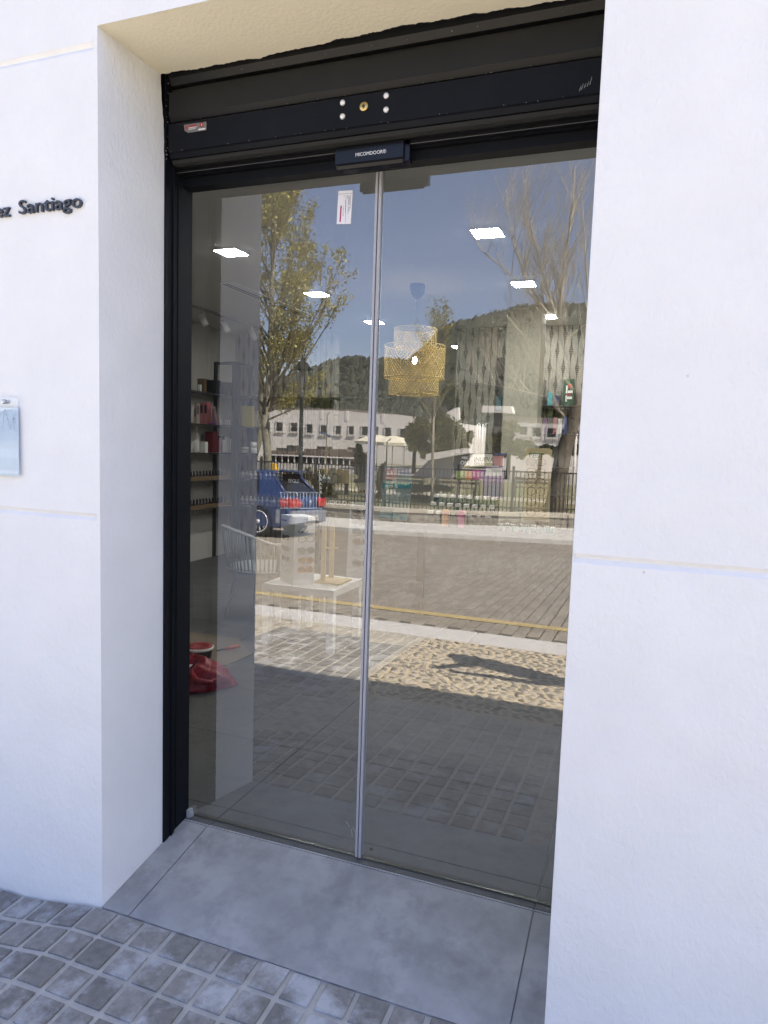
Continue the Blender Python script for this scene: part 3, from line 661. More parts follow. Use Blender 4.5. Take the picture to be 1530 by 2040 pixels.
# greenhouse
gh=MB(); low=[(-.16,.95),(-3.15,.94)]; 
base=[(-.14,-.80,.95),(-3.2,-.80,.93),(-3.2,.80,.93),(-.14,.80,.95)]
topv=[(-.72,-.60,1.44),(-2.15,-.60,1.46),(-2.15,.60,1.46),(-.72,.60,1.44)]
gh.add(base+topv,[(0,1,5,4),(2,3,7,6),(3,0,4,7),(1,2,6,5)][::1]); gh.build('windows',CGL,car)
rf_=MB(); rf_.add([(-.50,-.63,1.445),(-2.2,-.63,1.462),(-2.2,.63,1.462),(-.50,.63,1.445),(-.56,-.56,1.50),(-2.1,-.56,1.515),(-2.1,.56,1.515),(-.56,.56,1.50)],[(0,1,2,3),(4,7,6,5),(0,4,5,1),(1,5,6,2),(2,6,7,3),(3,7,4,0)]); rf_.build('roof',CB,car)
def pil(a,b,w_=.05):
    q=MB(); q.tube([a,b],w_,6); q.build('pillar',CB,car)
for s in (-1,1):
    pil((-.15,s*.79,.95),(-.66,s*.60,1.46),.035); pil((-3.15,s*.79,.93),(-2.15,s*.60,1.46),.04); pil((-1.65,s*.81,.95),(-1.6,s*.62,1.46),.035)
    q=MB(); q.add([(-.18,s*.805,.95),(-.85,s*.81,.95),(-.95,s*.63,1.45),(-.70,s*.62,1.45)],[(0,1,2,3)]); q.add([(-.18,s*.79,.95),(-.85,s*.79,.95),(-.95,s*.61,1.45),(-.70,s*.60,1.45)],[(3,2,1,0)]); q.build('quarter_panel',CB,car)
q=MB(); q.add([(.04,-.86,.34),(.06,-.86,.62),(-.35,-.90,.64),(-.35,-.90,.34),(.04,.86,.34),(.06,.86,.62),(-.35,.90,.64),(-.35,.90,.34),(.10,-.5,.36),(.12,-.5,.60),(.10,.5,.36),(.12,.5,.60)],
   [(0,3,2,1),(4,5,6,7),(0,1,9,8),(8,9,11,10),(10,11,5,4),(1,2,6,5),(1,5,11,9),(0,8,10,4)]); q.build('rear_bumper',CBP,car)
for s in (-1,1):
    q=MB(); q.add([(.005,s*.86,.70),(.005,s*.86,.88),(-.06,s*.52,.92),(.02,s*.40,.80),(.02,s*.42,.72),(-.30,s*.905,.86),(-.24,s*.905,.70),(-.03,s*.885,.92)],[(0,1,2,3,4),(0,6,5,7,1)] if s<0 else [(4,3,2,1,0),(1,7,5,6,0)])
    vs=[Vector(v)+Vector((.022,s*.004,0)) for v in q.v]; q.v=[tuple(v) for v in vs]; q.build('tail_lamp',REDL,car)
q=MB(); q.box((.125,-.26,.40),(.135,.26,.51)); pl=q.build('number_plate',mat('white plate',(.75,.75,.73),.5),car)
text('plate_text','4661 LYL',.115,mat('plate print',(.01,.01,.01),.5),car,(.137,-.235,.415),(R(90),0,R(90)),sx=.95)
q=MB(); q.tube([(.045,.05,.80),(.06,.0,.86),(.045,-.05,.80)],.015,6); q.build('badge',RIM,car)
q=MB(); q.box((-.55,-.50,1.50),(-.33,.50,1.53)); q.build('rear_spoiler',CB,car)
for xw in (-.80,-3.35):
    for s in (-1,1):
        yw=s*(CW/2-.10)
        q=MB((xw,yw,.32)); q.lathe([(.25,-.10),(.325,-.10),(.345,-.06),(.345,.06),(.325,.10),(.25,.10)],(xw,yw,.32),26,cap=False,axis='y'); q.lathe([(.245,-.06),(.25,-.02)],(xw,yw,.32),20,axis='y')
        wo=q.build('wheel',TYR,car); wo.location=(xw,yw,.345)
        q=MB(); q.lathe([(.25,-s*.085),(.255,-s*.108),(.23,-s*.108),(.225,-s*.085)],(0,0,0),24,cap=False,axis='y')
        for k in range(10):
            a=k*math.pi/5
            for da in (-.09,.09): q.add([(.05*math.cos(a),s*.085,.05*math.sin(a)),(.05*math.cos(a+.3),s*.085,.05*math.sin(a+.3)),(.235*math.cos(a+da+.06),s*.10,.235*math.sin(a+da+.06)),(.235*math.cos(a+da-.02),s*.10,.235*math.sin(a+da-.02))],[(0,1,2,3)])
        q.lathe([(.055,-s*.08),(.05,-s*.11)],(0,0,0),12,axis='y'); 
        q.v=[(v[0],v[1],v[2]) for v in q.v]; q.build('rim',RIM,wo)
        q=MB(); q.lathe([(.365,-s*.0),(.38,-s*.09),(.355,-s*.09)],(xw,0,.33),20,cap=False,axis='y'); q.v=[(v[0],v[1]+s*(CW/2-.085)*1,v[2]) for v in q.v]; q.build('wheel_arch',mat('arch liner',(.01,.01,.01),.8),car)
for s in (-1,1):
    q=MB(); q.ball((-2.95,s*(CW/2+.08),1.0),.09,8,5,.7); q.build('wing_mirror',CB,car)
q=MB(); 
for s in (-1,1):
    for z in (.84,): q.box((-1.55,s*(CW/2-.02),z),(-1.38,s*(CW/2+.02),z+.03)); q.box((-2.45,s*(CW/2-.02),z),(-2.28,s*(CW/2+.02),z+.03))
q.build('door_handle',RIM,car)
# ================================================================== THE SHOP BUILDING
HB=4.86
shop=thing('shop_building','white plastered shop front around the recessed glass door','building',(0,0,0))
def groove_prof(z0,z1,gs,y1):
    """front profile (y,z) going up with small V joints at the heights gs"""
    p=[(y1,z0),(0,z0)]
    for g in gs: p+=[(0,g-.012),(.009,g+.000),(0,g+.011)]
    return p+[(0,z1),(y1,z1)]
for a,b_ in ((-9,-.014),(W+.003,10)):
    m=MB(); m.prism([(p[0],p[1]) for p in groove_prof(-.6,HB,[Z2+.006,Z1+.004],.30)][::-1],a,b_); m.build('wall',PL,shop)
m=MB(); m.box((-.014,0,-.6),(-.0006,.27,HB)); m.build('wall_corner',PL,shop)
m=MB(); m.box((W+.0005,0,-.6),(W+.003,.27,HB)); m.build('wall_corner',PL,shop)
m=MB(); m.box((-.0006,0,H+.0006),(W+.0006,.26,HB)); m.build('lintel',PL,shop)
# ragged plaster edges against the black metal
rnd=random.Random(4)
def ragged(n,base,amp,sd):
    r=random.Random(sd); v=0; out=[]
    for i in range(n+1):
        v=v*.8+r.uniform(-1,1)*amp; out.append(base+v+r.uniform(-1,1)*amp*.35)
    return out
n=170; ed=ragged(n,.316,.0022,3); ed2=[e_ - max(0,(z-.86)*.25) *(1 if i/n>.86 else 0) for i,(e_,z) in enumerate(zip(ed,[i/n for i in range(n+1)]))]
m=MB(); vs=[]
for i in range(n+1):
    z=-.2+(H+.2)*i/n; vs+=[(0,.0,z),(0,ed2[i],z),(-.006,ed2[i]+.001,z)]
m.add(vs,[f for i in range(n) for f in ((i*3,i*3+3,i*3+4,i*3+1),(i*3+1,i*3+4,i*3+5,i*3+2))][::1]); m.build('reveal_left',PL,shop)
m=MB(); vs=[]
for i in range(n+1):
    z=-.2+(H+.2)*i/n; vs+=[(W,.0,z),(W,ed[i],z),(W+.006,ed[i]+.001,z)]
m.add(vs,[f[::-1] for i in range(n) for f in ((i*3,i*3+3,i*3+4,i*3+1),(i*3+1,i*3+4,i*3+5,i*3+2))]); m.build('reveal_right',PL,shop)
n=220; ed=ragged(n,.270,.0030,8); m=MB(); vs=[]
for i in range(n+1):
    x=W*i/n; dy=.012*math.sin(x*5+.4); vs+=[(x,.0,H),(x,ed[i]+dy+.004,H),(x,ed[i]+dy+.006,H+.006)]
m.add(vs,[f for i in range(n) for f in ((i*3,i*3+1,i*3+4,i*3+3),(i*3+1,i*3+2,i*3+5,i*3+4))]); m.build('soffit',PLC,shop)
INW=mat('interior wall paint',(.50,.48,.44),.85,bump=(60,.05,.001)); CEIL=mat('interior ceiling paint',(.62,.60,.57),.9)
XL,XR,YB,ZC=-3.4,3.3,6.05,2.79
m=MB(); m.box((-9,.30,2.95),(10,10,HB)); m.build('upper_floor',PL,shop)
m=MB(); m.box((XL-.02,.302,ZC),(XR+.02,9.5,2.948)); m.build('ceiling',CEIL,shop)
for nm,a,b_ in (('inner_wall',(XL-.2,.302,-.02),(XL,9.5,ZC)),('inner_wall',(XR,.302,-.02),(XR+.2,9.5,ZC)),('inner_wall',(XL,9.3,-.02),(XR,9.5,ZC)),('inner_wall',(XL,.302,-.02),(-.20,.50,ZC)),('inner_wall',(W+.2,.302,-.02),(XR,.50,ZC)),('side_wall',(-9,.30,-.6),(-8.8,10,2.95)),('side_wall',(9.8,.30,-.6),(10,10,2.95)),('back_wall',(-8.8,9.8,-.6),(9.8,10,2.95)),('lobby_header',(-.2,.52,2.45),(W+.2,.60,ZC))):
    m=MB(); m.box(a,b_); m.build(nm,INW,shop)
m=MB(); m.box((-.199,.302,-.02),(-.062,.52,ZC)); m.box((W+.062,.302,-.02),(W+.199,.52,ZC)); m.box((-.062,.302,2.66),(W+.062,.52,ZC)); m.build('door_lining',BLK,shop)
# wallpaper partition at the back
def wallpaper():
    m=mat('slit diamond wallpaper',(.5,.47,.41),.8); t=m.node_tree; b=t.nodes['Principled BSDF']; tc=t.nodes['Texture Coordinate']; sp=t.nodes.new('ShaderNodeSeparateXYZ'); link(t,tc.outputs['Object'],sp.inputs[0])
    def mt(op,a,b_=None,c=None):
        n=t.nodes.new('ShaderNodeMath'); n.operation=op
        for i,q in enumerate((a,b_,c)):
            if q is None: continue
            if isinstance(q,(int,float)): n.inputs[i].default_value=q
            else: link(t,q,n.inputs[i])
        return n.outputs[0]
    u=mt('DIVIDE',sp.outputs[0],.072); fl=mt('FLOOR',u); par=mt('MODULO',mt('ABSOLUTE',fl),2)
    fu=mt('ABSOLUTE',mt('SUBTRACT',mt('FRACT',u),.5)); v=mt('ADD',mt('DIVIDE',sp.outputs[2],.36),mt('MULTIPLY',par,.5)); tv=mt('MULTIPLY',mt('ABSOLUTE',mt('SUBTRACT',mt('FRACT',v),.5)),2)
    wd=mt('ADD',mt('MULTIPLY',mt('POWER',tv,2.6),.30),.035); d=mt('LESS_THAN',fu,wd)
    strp=mt('GREATER_THAN',mt('FRACT',mt('DIVIDE',sp.outputs[2],.02)),.25)
    d=mt('MULTIPLY',d,mt('ADD',mt('MULTIPLY',strp,.5),.5))
    mx=t.nodes.new('ShaderNodeMix'); mx.data_type='RGBA'; link(t,d,mx.inputs[0]); mx.inputs[6].default_value=(.26,.245,.21,1); mx.inputs[7].default_value=(.05,.048,.042,1); link(t,mx.outputs[2],b.inputs['Base Color']); return m
WPM=wallpaper()
for a,b_ in ((XL,-2.0),(-.50,XR)):
    m=MB(); m.box((a+.001,YB,0),(b_,YB+.12,ZC-.001)); m.build('wallpapered_partition',WPM,shop)
# interior floor: 1.2 x 0.6 tiles, each its own piece
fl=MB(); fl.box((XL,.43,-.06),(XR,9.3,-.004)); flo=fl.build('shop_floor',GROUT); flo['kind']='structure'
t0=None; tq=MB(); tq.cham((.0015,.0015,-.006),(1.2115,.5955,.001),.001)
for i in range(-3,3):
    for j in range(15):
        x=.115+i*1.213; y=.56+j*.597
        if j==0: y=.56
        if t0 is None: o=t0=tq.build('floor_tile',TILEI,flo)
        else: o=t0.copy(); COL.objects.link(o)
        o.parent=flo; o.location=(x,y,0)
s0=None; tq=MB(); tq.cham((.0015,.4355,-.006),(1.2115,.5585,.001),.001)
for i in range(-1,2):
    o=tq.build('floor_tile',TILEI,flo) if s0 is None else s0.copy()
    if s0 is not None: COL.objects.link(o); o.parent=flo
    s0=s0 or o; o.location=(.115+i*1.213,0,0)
# doorstep slabs falling to the street
th=thing('doorstep','grey porcelain doorstep sloping from the glass door to the pavement','doorstep',(0,0,-.078))
def slope(y): return -.077+.077*min(max(y,0),.43)/.43
def slab(x0,x1,y0,y1):
    m=MB((0,0,-.078)); 
    z0,z1=slope(y0)-(.0 if y0>0 else .0),slope(y1); e=.0012; d=.03
    P=[(x0+e,y0+e),(x1-e,y0+e),(x1-e,y1-e),(x0+e,y1-e)]
    vs=[(x,y,(z0 if y<(y0+y1)/2 else z1)-d) for x,y in P]+[(x,y,(z0 if y<(y0+y1)/2 else z1)) for x,y in P]
    m.add(vs,[(0,3,2,1),(4,5,6,7),(0,1,5,4),(1,2,6,5),(2,3,7,6),(3,0,4,7)]); m.build('slab',TILE,th)
slab(0,.108,-.006,.424); slab(.1095,1.325,-.006,.424); slab(1.3265,W,-.006,.424); slab(-.06,.108,.4255,.435); slab(.1095,1.325,.4255,.435); slab(1.3265,W+.06,.4255,.435)
m=MB((0,0,-.078)); m.box((-.0,-.004,-.14),(W,.43,-.082)); m.add([(0,-.004,-.081),(W,-.004,-.081),(W,.43,-.004),(0,.43,-.004)],[(0,1,2,3)]); m.build('mortar_bed',mat('grey joint',(.21,.205,.20),.9),th)
# ------------------------------------------------------------------ roller shutter
sh=thing('roller_shutter','black roller shutter rolled up above the glass door','roller shutter',(W/2,.30,2.35)); so_=Vector(sh.location)
def strip(name,prof,m_,x0=.022,x1=W-.02,par=None):
    q=MB(so_); q.prism(prof,x0,x1); return q.build(name,m_,par or sh)
yb=.345
strip('upper_slat',[(yb,2.78),(.296,2.78),(.296,2.625),(.308,2.606),(yb,2.606)][::-1],BLK2)
strip('slat',[(yb,2.596),(.312,2.596),(.312,2.584),(.296,2.580),(.296,2.507),(.309,2.491),(yb,2.491)][::-1],BLK2)
strip('bottom_rail',[(yb,2.484),(.300,2.484),(.294,2.479),(.294,2.392),(.300,2.389),(.306,2.374),(yb,2.374)][::-1],BLK)
strip('rail_gasket',[(.343,2.372),(.312,2.372),(.318,2.362),(.343,2.362)][::-1],mat('rubber brush strip',(.02,.02,.018),.9,bump=(300,.8,.004)))
q=MB(so_); q.box((.0005,.300,-.03),(.006,.330,H+.05)); q.box((-.05,.3285,-.03),(.0045,.357,H+.05)); q.box((.0045,.338,-.03),(.011,.345,2.372)); q.box((.0045,.350,-.03),(.009,.356,2.372)); q.build('guide_rail',BLK,sh)
q=MB(so_); q.box((W-.006,.300,-.03),(W-.0005,.330,H+.05)); q.box((W-.0045,.3285,-.03),(W+.05,.357,H+.05)); q.build('guide_rail',BLK,sh)
q=MB(so_); q.box((-.05,.346,2.362),(W+.05,.358,2.80)); q.box((-.0,.275,H+.012),(W,.345,H+.15)); q.build('shutter_box',BLK2,sh)
for x,z in ((.650,2.464),(.651,2.425),(.789,2.465),(.790,2.426)):
    q=MB(so_); q.lathe([(.0085,0),(.0085,.002),(.006,.005),(.001,.0062)],(x,.294,z),14,axis='y'); 
    q.build('rivet',mat('white metal rivet',(.75,.75,.76),.3,.2),sh)
q=MB(so_); q.lathe([(.0135,-.001),(.0135,.0035),(.012,.005),(.001,.005)],(.720,.294,2.4435),22,axis='y'); lk=q.build('lock',BRASS,sh)
q=MB(so_); q.box((.7188,.2880,2.437),(.7212,.2888,2.450)); q.lathe([(.0045,-.0),(.0045,.0006),(.003,.0008)],(.720,.2888,2.4435),10,axis='y'); q.build('keyhole',mat('keyhole dark brass',(.12,.08,.03),.6),lk)
STG=mat('grey sticker film',(.16,.155,.15),.4); STR=mat('red sticker print',(.36,.03,.03),.5); WHT=mat('white print',(.75,.75,.76),.5)
q=MB(so_); q.prism([(.083,2.471),(.170,2.470),(.170,2.444),(.100,2.444),(.086,2.452)],.2932,.2938,'y'); stk=q.build('sticker',STG,sh)
q=MB(so_); q.box((.090,.2926,2.4555),(.098,.2931,2.4655)); q.box((.102,.2926,2.4615),(.133,.2931,2.4665)); q.lathe([(.0075,0),(.0075,.0006)],(.152,.2931,2.4625),16,axis='y'); q.build('red_print',STR,stk)
q=MB(so_); q.box((.102,.2926,2.4575),(.133,.2931,2.4592)); q.box((.102,.2926,2.4535),(.128,.2931,2.4548)); q.box((.140,.2926,2.4468),(.166,.2931,2.4510)); q.box((.151,.2921,2.459),(.1535,.2925,2.466)); q.build('white_print',WHT,stk)
SCR=mat('bare scratched metal',(.42,.42,.43),.4,.5); q=MB(so_)
for (x,z) in ((1.338,2.372+.03),(1.343,2.405),(1.350,2.408),(1.357,2.411),(1.364,2.414)):
    q.tube([(x,.2937,z),(x+.004,.2937,z+random.uniform(.008,.02))],.0009,3); 
for k in range(42):
    x=random.uniform(.03,1.38); z=random.choice((2.392,2.391,2.484,2.61)); q.ball((x,.2935,z+random.uniform(-.001,.002)),random.uniform(.0006,.0013),5,3)
for k in range(16): q.ball((.012+random.uniform(-.004,.006),.2995,random.uniform(2.37,2.62)),random.uniform(.0008,.002),5,3)
q.build('scratches',SCR,sh)
# ------------------------------------------------------------------ sliding glass doors
dr=thing('sliding_glass_door','frameless two leaf sliding glass door in a black frame','door',(W/2,YG,0)); do=Vector(dr.location)
GLS=glassmat('door glass',2.42)
def dm(name,m_,boxes,par=None):
    q=MB(do)
    for a,b_ in boxes: q.box(a,b_)
    return q.build(name,m_,par or dr)
dm('jamb',BLK,[((-.06,.358,-.02),(.001,.455,2.66))]); dm('jamb',BLK,[((W-.001,.358,-.02),(W+.06,.455,2.66))])
dm('jamb_bead',BLK,[((.001,.372,-.0),(.004,.377,2.316))]); 
dm('header',BLK,[((-.0,.385,2.348),(W,.455,2.40)),((-.0,.400,2.318),(W,.452,2.347))])
dm('header_cover',BLK,[((-.0,.3625,2.352),(.604,.3845,2.38)),((.846,.3625,2.352),(W,.3845,2.38))])
dm('header_bead',mat('satin edge',(.11,.11,.115),.3),[((0,.3605,2.3505),(.604,.3618,2.3525)),((.846,.3605,2.3505),(W,.3618,2.3525))])
GLT=glassmat('door glass back',1.0001)
lf=dm('glass_leaf',GLS,[((-.05,YG,.006),(.7075,YG+.010,2.34))]); rt=dm('glass_leaf',GLS,[((.7115,YG,.006),(W+.06,YG+.010,2.34))])
for leaf in (lf,rt):
    leaf.data.materials.append(GLT)
    for p_ in leaf.data.polygons:
        if p_.normal.y>-.5: p_.material_index=1
for leaf,x0,x1 in ((lf,.6995,.7075),(rt,.7115,.7200)):
    dm('edge_seal',SEAL,[((x0,YG-.010,.008),(x1,YG-.0005,2.326)),((x0,YG+.0105,.008),(x1,YG+.016,2.326))],leaf)
dm('gap_gasket',mat('dark gasket',(.09,.085,.11),.6),[((.7078,YG-.004,.008),(.7112,YG+.012,2.326))],lf)
for leaf,x0,x1 in ((lf,-.0,.699),(rt,.7205,W)):
    dm('bottom_edge',mat('green brown glass edge',(.10,.095,.07),.25),[((x0,YG+.0005,.0015),(x1,YG+.0095,.0058))],leaf)
dm('floor_guide',mat('grey guide block',(.36,.37,.38),.6),[((.001,YG-.022,.001),(.016,YG-.001,.030)),((.016,YG-.020,.004),(.022,YG-.004,.020))])
dm('smudge',mat('brown leaf bit',(.10,.08,.04),.8),[((.752,YG-.0008,.040),(.761,YG-.0002,.048))],rt)
q=MB(do)
for a_,b_ in (((689,1636),(697,1647)),((703,1649),(708,1657)),((700,1652),(702,1668))): q.tube([V(*a_,YG-.0006),V(*b_,YG-.0006)],.0006,4)
q.build('scratch',mat('pale scratch',(.5,.5,.5),.6),lf)
# paper notice taped inside the left leaf
nt_=thing('paper_notice','white paper notice with a magenta bar stuck on the left glass leaf','notice',(.59,YG-.001,2.22)); no=Vector(nt_.location)
PAP=mat('white paper',(.80,.79,.82),.7); 
q=MB(no); q.prism([(.5655,2.276),(.6170,2.2735),(.6130,2.168),(.5620,2.171)][::-1],YG-.0016,YG-.0008,'y'); q.build('sheet',PAP,nt_)
q=MB(no); q.prism([(.5745,2.2285),(.5795,2.2285),(.5772,2.1770),(.5722,2.1770)][::-1],YG-.0022,YG-.0017,'y'); q.build('magenta_bar',mat('magenta print',(.42,.02,.14),.6),nt_)
q=MB(no)
for x,za,zb in ((.609,2.262,2.215),(.6055,2.255,2.228),(.6055,2.222,2.208),(.602,2.258,2.200),(.598,2.260,2.247),(.5925,2.245,2.205),(.5845,2.225,2.195),(.587,2.26,2.256)):
    z=za
    while z>zb:
        l=random.uniform(.002,.007); q.box((x-.0005-(.6-za*0)*0,YG-.0022,max(z-l,zb)),(x+.0009,YG-.0017,z)); z-=l+.0015
q.box((.5655,YG-.0022,2.2645),(.6160,YG-.0017,2.2652)); q.box((.5935,YG-.0022,2.172),(.5941,YG-.0017,2.262)); q.build('print',mat('grey print',(.12,.12,.16),.6),nt_)
# motion sensor
ms=thing('motion_sensor','black plastic motion sensor box above the meeting of the glass leaves','sensor',(.735,.33,2.30)); mo=Vector(ms.location)
q=MB(mo); q.prism([(.3595,2.364),(.350,2.364),(.347,2.360),(.347,2.312),(.353,2.308),(.3595,2.308)][::-1],.605,.828); q.prism([(.384,2.346),(.360,2.346),(.360,2.303),(.384,2.296)][::-1],.607,.828); q.prism([(.384,2.350),(.356,2.350),(.356,2.303),(.384,2.296)][::-1],.8285,.845); q.build('housing',BLKG,ms)
q=MB(mo); q.prism([(.3598,2.307),(.351,2.307),(.356,2.298),(.3598,2.296)][::-1],.608,.826); q.build('sensor_window',mat('smoked sensor window',(.008,.008,.01),.25,spec=.25),ms)
text('brand_lettering','MICOMDOOR®',.0145,WHT,ms,(.673-mo.x,.3462-mo.y,2.328-mo.z),bold=0,sx=.98)
# ------------------------------------------------------------------ wall lettering and acrylic plate
lt_=thing('wall_lettering','raised black letters spelling the end of a surname on the white wall','lettering',(-.06,0,2.12)); lo_=Vector(lt_.location)
LM=mat('black acrylic letter',(.035,.037,.045),.35)
bpy.context.view_layer.update()
def word(s,x0,x1,z,size):
    def wid(q):
        t_=text('measure',q,size,LM,None,(0,0,0),ext=0); w_=xmax(t_); D.objects.remove(t_); return w_
    k=(x1-x0)/wid(s)
    for i,ch in enumerate(s):
        text('letter',ch,size,LM,lt_,(x0+k*(wid(s[:i+1])-wid(ch))-lo_.x,-.005,z-lo_.z),ext=.004,bold=.0002,sx=k)
word('Santiago',-.308,-.057,2.127,.0590); word('ez',-.402,-.343,2.1245,.0590)
ap=thing('acrylic_plate','clear acrylic plate with a steel stud on the wall under the letters','plate',(-.42,-.01,1.43)); ao=Vector(ap.location)
ACR=glassmat('clear acrylic',1.6,(.93,.95,.97))
q=MB(ao); q.box((-.62,-.016,1.309),(-.3165,-.012,1.562)); q.build('sheet',ACR,ap)
q=MB(ao); q.box((-.62,-.0115,1.312),(-.3190,-.009,1.530)); q.build('insert',mat('pale blue print',(.62,.72,.82),.4,var=(3,.04)),ap)
q=MB(ao)
for x0,z0,x1,z1 in ((-.372,1.525,-.352,1.462),(-.372,1.525,-.390,1.455),(-.338,1.500,-.352,1.462),(-.338,1.500,-.322,1.492),(-.338,1.500,-.332,1.455),(-.404,1.50,-.372,1.525),(-.352,1.462,-.372,1.525),(-.322,1.47,-.338,1.5)): q.tube([(x0,-.0119,z0),(x1,-.0119,z1)],.0006,4)
q.build('faint_drawing',mat('grey line print',(.42,.5,.58),.6),ap)
q=MB(ao); q.lathe([(.0075,0),(.0075,.010),(.006,.012),(.001,.012)],(-.368,-.014,1.549),18,axis='y'); q.lathe([(.005,-.014),(.005,0)],(-.368,-.014,1.549),12,axis='y'); q.build('stud',METAL,ap)
# ================================================================== INSIDE THE SHOP
PANM=mat('lit ceiling panel',(.9,.9,.88),.5,emit=((1,.96,.90),31)); WP=mat('white plastic',(.70,.70,.70),.45)
pn=MB(); pn.box((-.095,-.095,-.010),(.095,.095,0)); lens=MB(); lens.box((-.085,-.085,-.0125),(.085,.085,-.0101))
p0=None
plab=['first','second','third']
for i,x in enumerate((-1.29,.56)):
    for j,y in enumerate((2.685,4.07,5.49)):
        lab='square lit ceiling panel, %s from the door in the %s row'%(plab[j],'left' if i==0 else 'right')
        if p0 is None:
            p0=thing('ceiling_panel_light',lab,'ceiling light',(x,y,ZC),0,'lit ceiling panels'); pn.build('frame',WP,p0); lens.build('diffuser',PANM,p0)
        else: dup(p0,(x,y,ZC),0,lab)
dup(p0,(-.83,7.42,ZC),0,'square lit ceiling panel in the back room beyond the partition')
for x,y in ((2.2,2.685),(2.2,4.07),(2.2,5.49)): dup(p0,(x,y,ZC),0,'lit ceiling panel out of sight to the right')
# slot diffuser and spot track
q=MB((-1.88,4.2,ZC)); q.box((-1.96,3.50,ZC-.006),(-1.80,5.4,ZC-.0005)); t=thing('slot_air_diffuser','long white slotted air outlet in the ceiling','air outlet',(-1.88,4.2,ZC)); q.build('frame',WP,t)
q=MB((-1.88,4.2,ZC)); q.box((-1.935,3.54,ZC-.0075),(-1.915,5.36,ZC-.0062)); q.box((-1.895,3.54,ZC-.0075),(-1.875,5.36,ZC-.0062)); q.build('slot',mat('dark slot',(.02,.02,.02),.8),t)
t=thing('spot_track','thin ceiling track carrying small white spotlights','lighting track',(-2.79,4.6,ZC)); q=MB((-2.79,4.6,ZC)); q.box((-2.805,3.2,ZC-.02),(-2.775,6.0,ZC-.001)); q.build('rail',mat('grey track',(.28,.28,.27),.5),t)
s_=None
for k,(px,py) in enumerate([(404,625),(448,642),(503,656)]):
    p=VX(px,py,-2.79); lab='small white cylindrical spotlight, %s along the ceiling track'%plab[k]
    if s_ is None:
        s_=thing('spotlight',lab,'spotlight',(p.x,p.y,ZC-.02),0,'spotlights on the track'); q=MB(); q.tube([(0,0,0),(0,0,-.05)],.008,6); q.build('stem',WP,s_)
        q=MB(); q.tube([(-.02,0,-.04),(.05,-.02,-.15)],.032,14); q.build('lamp_body',WP,s_)
    else: dup(s_,(p.x,p.y,ZC-.02),0,lab)
# column and dark door leaf
COLM=mat('column paint',(.46,.44,.36),.8,bump=(40,.1,.002)); 
t=thing('column','plain round cornered cream column between the wallpapered walls','column',(.42,5.05,0)); q=MB((.42,5.05,0)); a,b_=V(1003,800,5).x,V(1071,800,5).x; q.box((a,5.0,0),(b_,5.28,ZC-.001)); q.build('shaft',COLM,t)
dk=mat('dark panel paint',(.035,.035,.036),.5)
t=thing('dark_tall_panel','narrow dark full height panel beside the column','panel',(.1,5.6,0)); q=MB((.1,5.6,0)); q.box((V(985,800,5.6).x,5.6,0),(V(1001,800,5.6).x,5.64,2.4)); q.build('leaf',dk,t)
q=MB((.1,5.6,0)); q.box((V(989,800,5.59).x,5.585,1.86),(V(998,800,5.59).x,5.599,2.0)); q.build('notice',mat('small teal notice',(.05,.16,.2),.6),t)
# pendant lamp
PY_=3.94; pc=V(829,700,PY_); pcx=V(831,600,PY_).x
t=thing('pendant_lamp','three tier woven bamboo pendant lamp with a lit bulb inside','pendant lamp',(pcx,PY_,ZC)); o=Vector(t.location)
zr=V(829,592,PY_).z
q=MB(o); q.lathe([(.062,ZC-.001),(.064,ZC-.03),(.055,ZC-.075),(.03,ZC-.105),(.008,ZC-.12),(.003,ZC-.125)],(pcx,PY_,0),20); q.build('ceiling_rose',mat('blue grey rose',(.015,.03,.05),.5),t)
zt=V(825,657,PY_).z; q=MB(o); q.tube([(pcx,PY_,ZC-.12),(pcx-.0,PY_,zt-.12)],.0035,6); q.build('cord',mat('dark cord',(.02,.02,.02),.6),t)
BAM=mat('bamboo strip',(.54,.41,.16),.6,isl=.2)
s=(PY_-CP.y)/FL*1.03; pcx2=V(826,720,PY_).x
tiers=[(43*s,V(820,656,PY_).z,V(820,692,PY_).z),(61*s,V(820,690,PY_).z,V(820,754,PY_).z),(50*s,V(820,752,PY_).z,V(820,786,PY_).z)]
for r,za,zb in tiers:
    q=MB(o); n=52; tw=(za-zb)/r*.85
    for sgn in (1,-1):
        for k in range(n):
            a0=2*math.pi*k/n; m=6; pts=[]
            for i in range(m+1):
                u=i/m; a=a0+sgn*tw*u; z=za+(zb-za)*u; rr=r*(1-.0*u)+(.0012 if sgn>0 else 0)-(0.10*r*max(0,u-.85)/.15 if r==tiers[2][0] else 0)
                for dw in (-.0028,.0028): pts.append((pcx2+rr*math.cos(a)-math.sin(a)*0,PY_+rr*math.sin(a),z+dw*1.6))
            q.add(pts,[(2*i,2*i+1,2*i+3,2*i+2) for i in range(m)])
    for z in (za,zb): q.tube([(pcx2+r*math.cos(2*math.pi*k/28),PY_+r*math.sin(2*math.pi*k/28),z) for k in range(28)],.004,5,closed=True)
    q.build('woven_tier',BAM,t)
q=MB(o); q.ball((pcx2,PY_,V(824,718,PY_).z),.020,12,8,1.5); q.build('bulb',mat('lit bulb',(1,.8,.5),.4,emit=((1,.74,.42),22)),t)
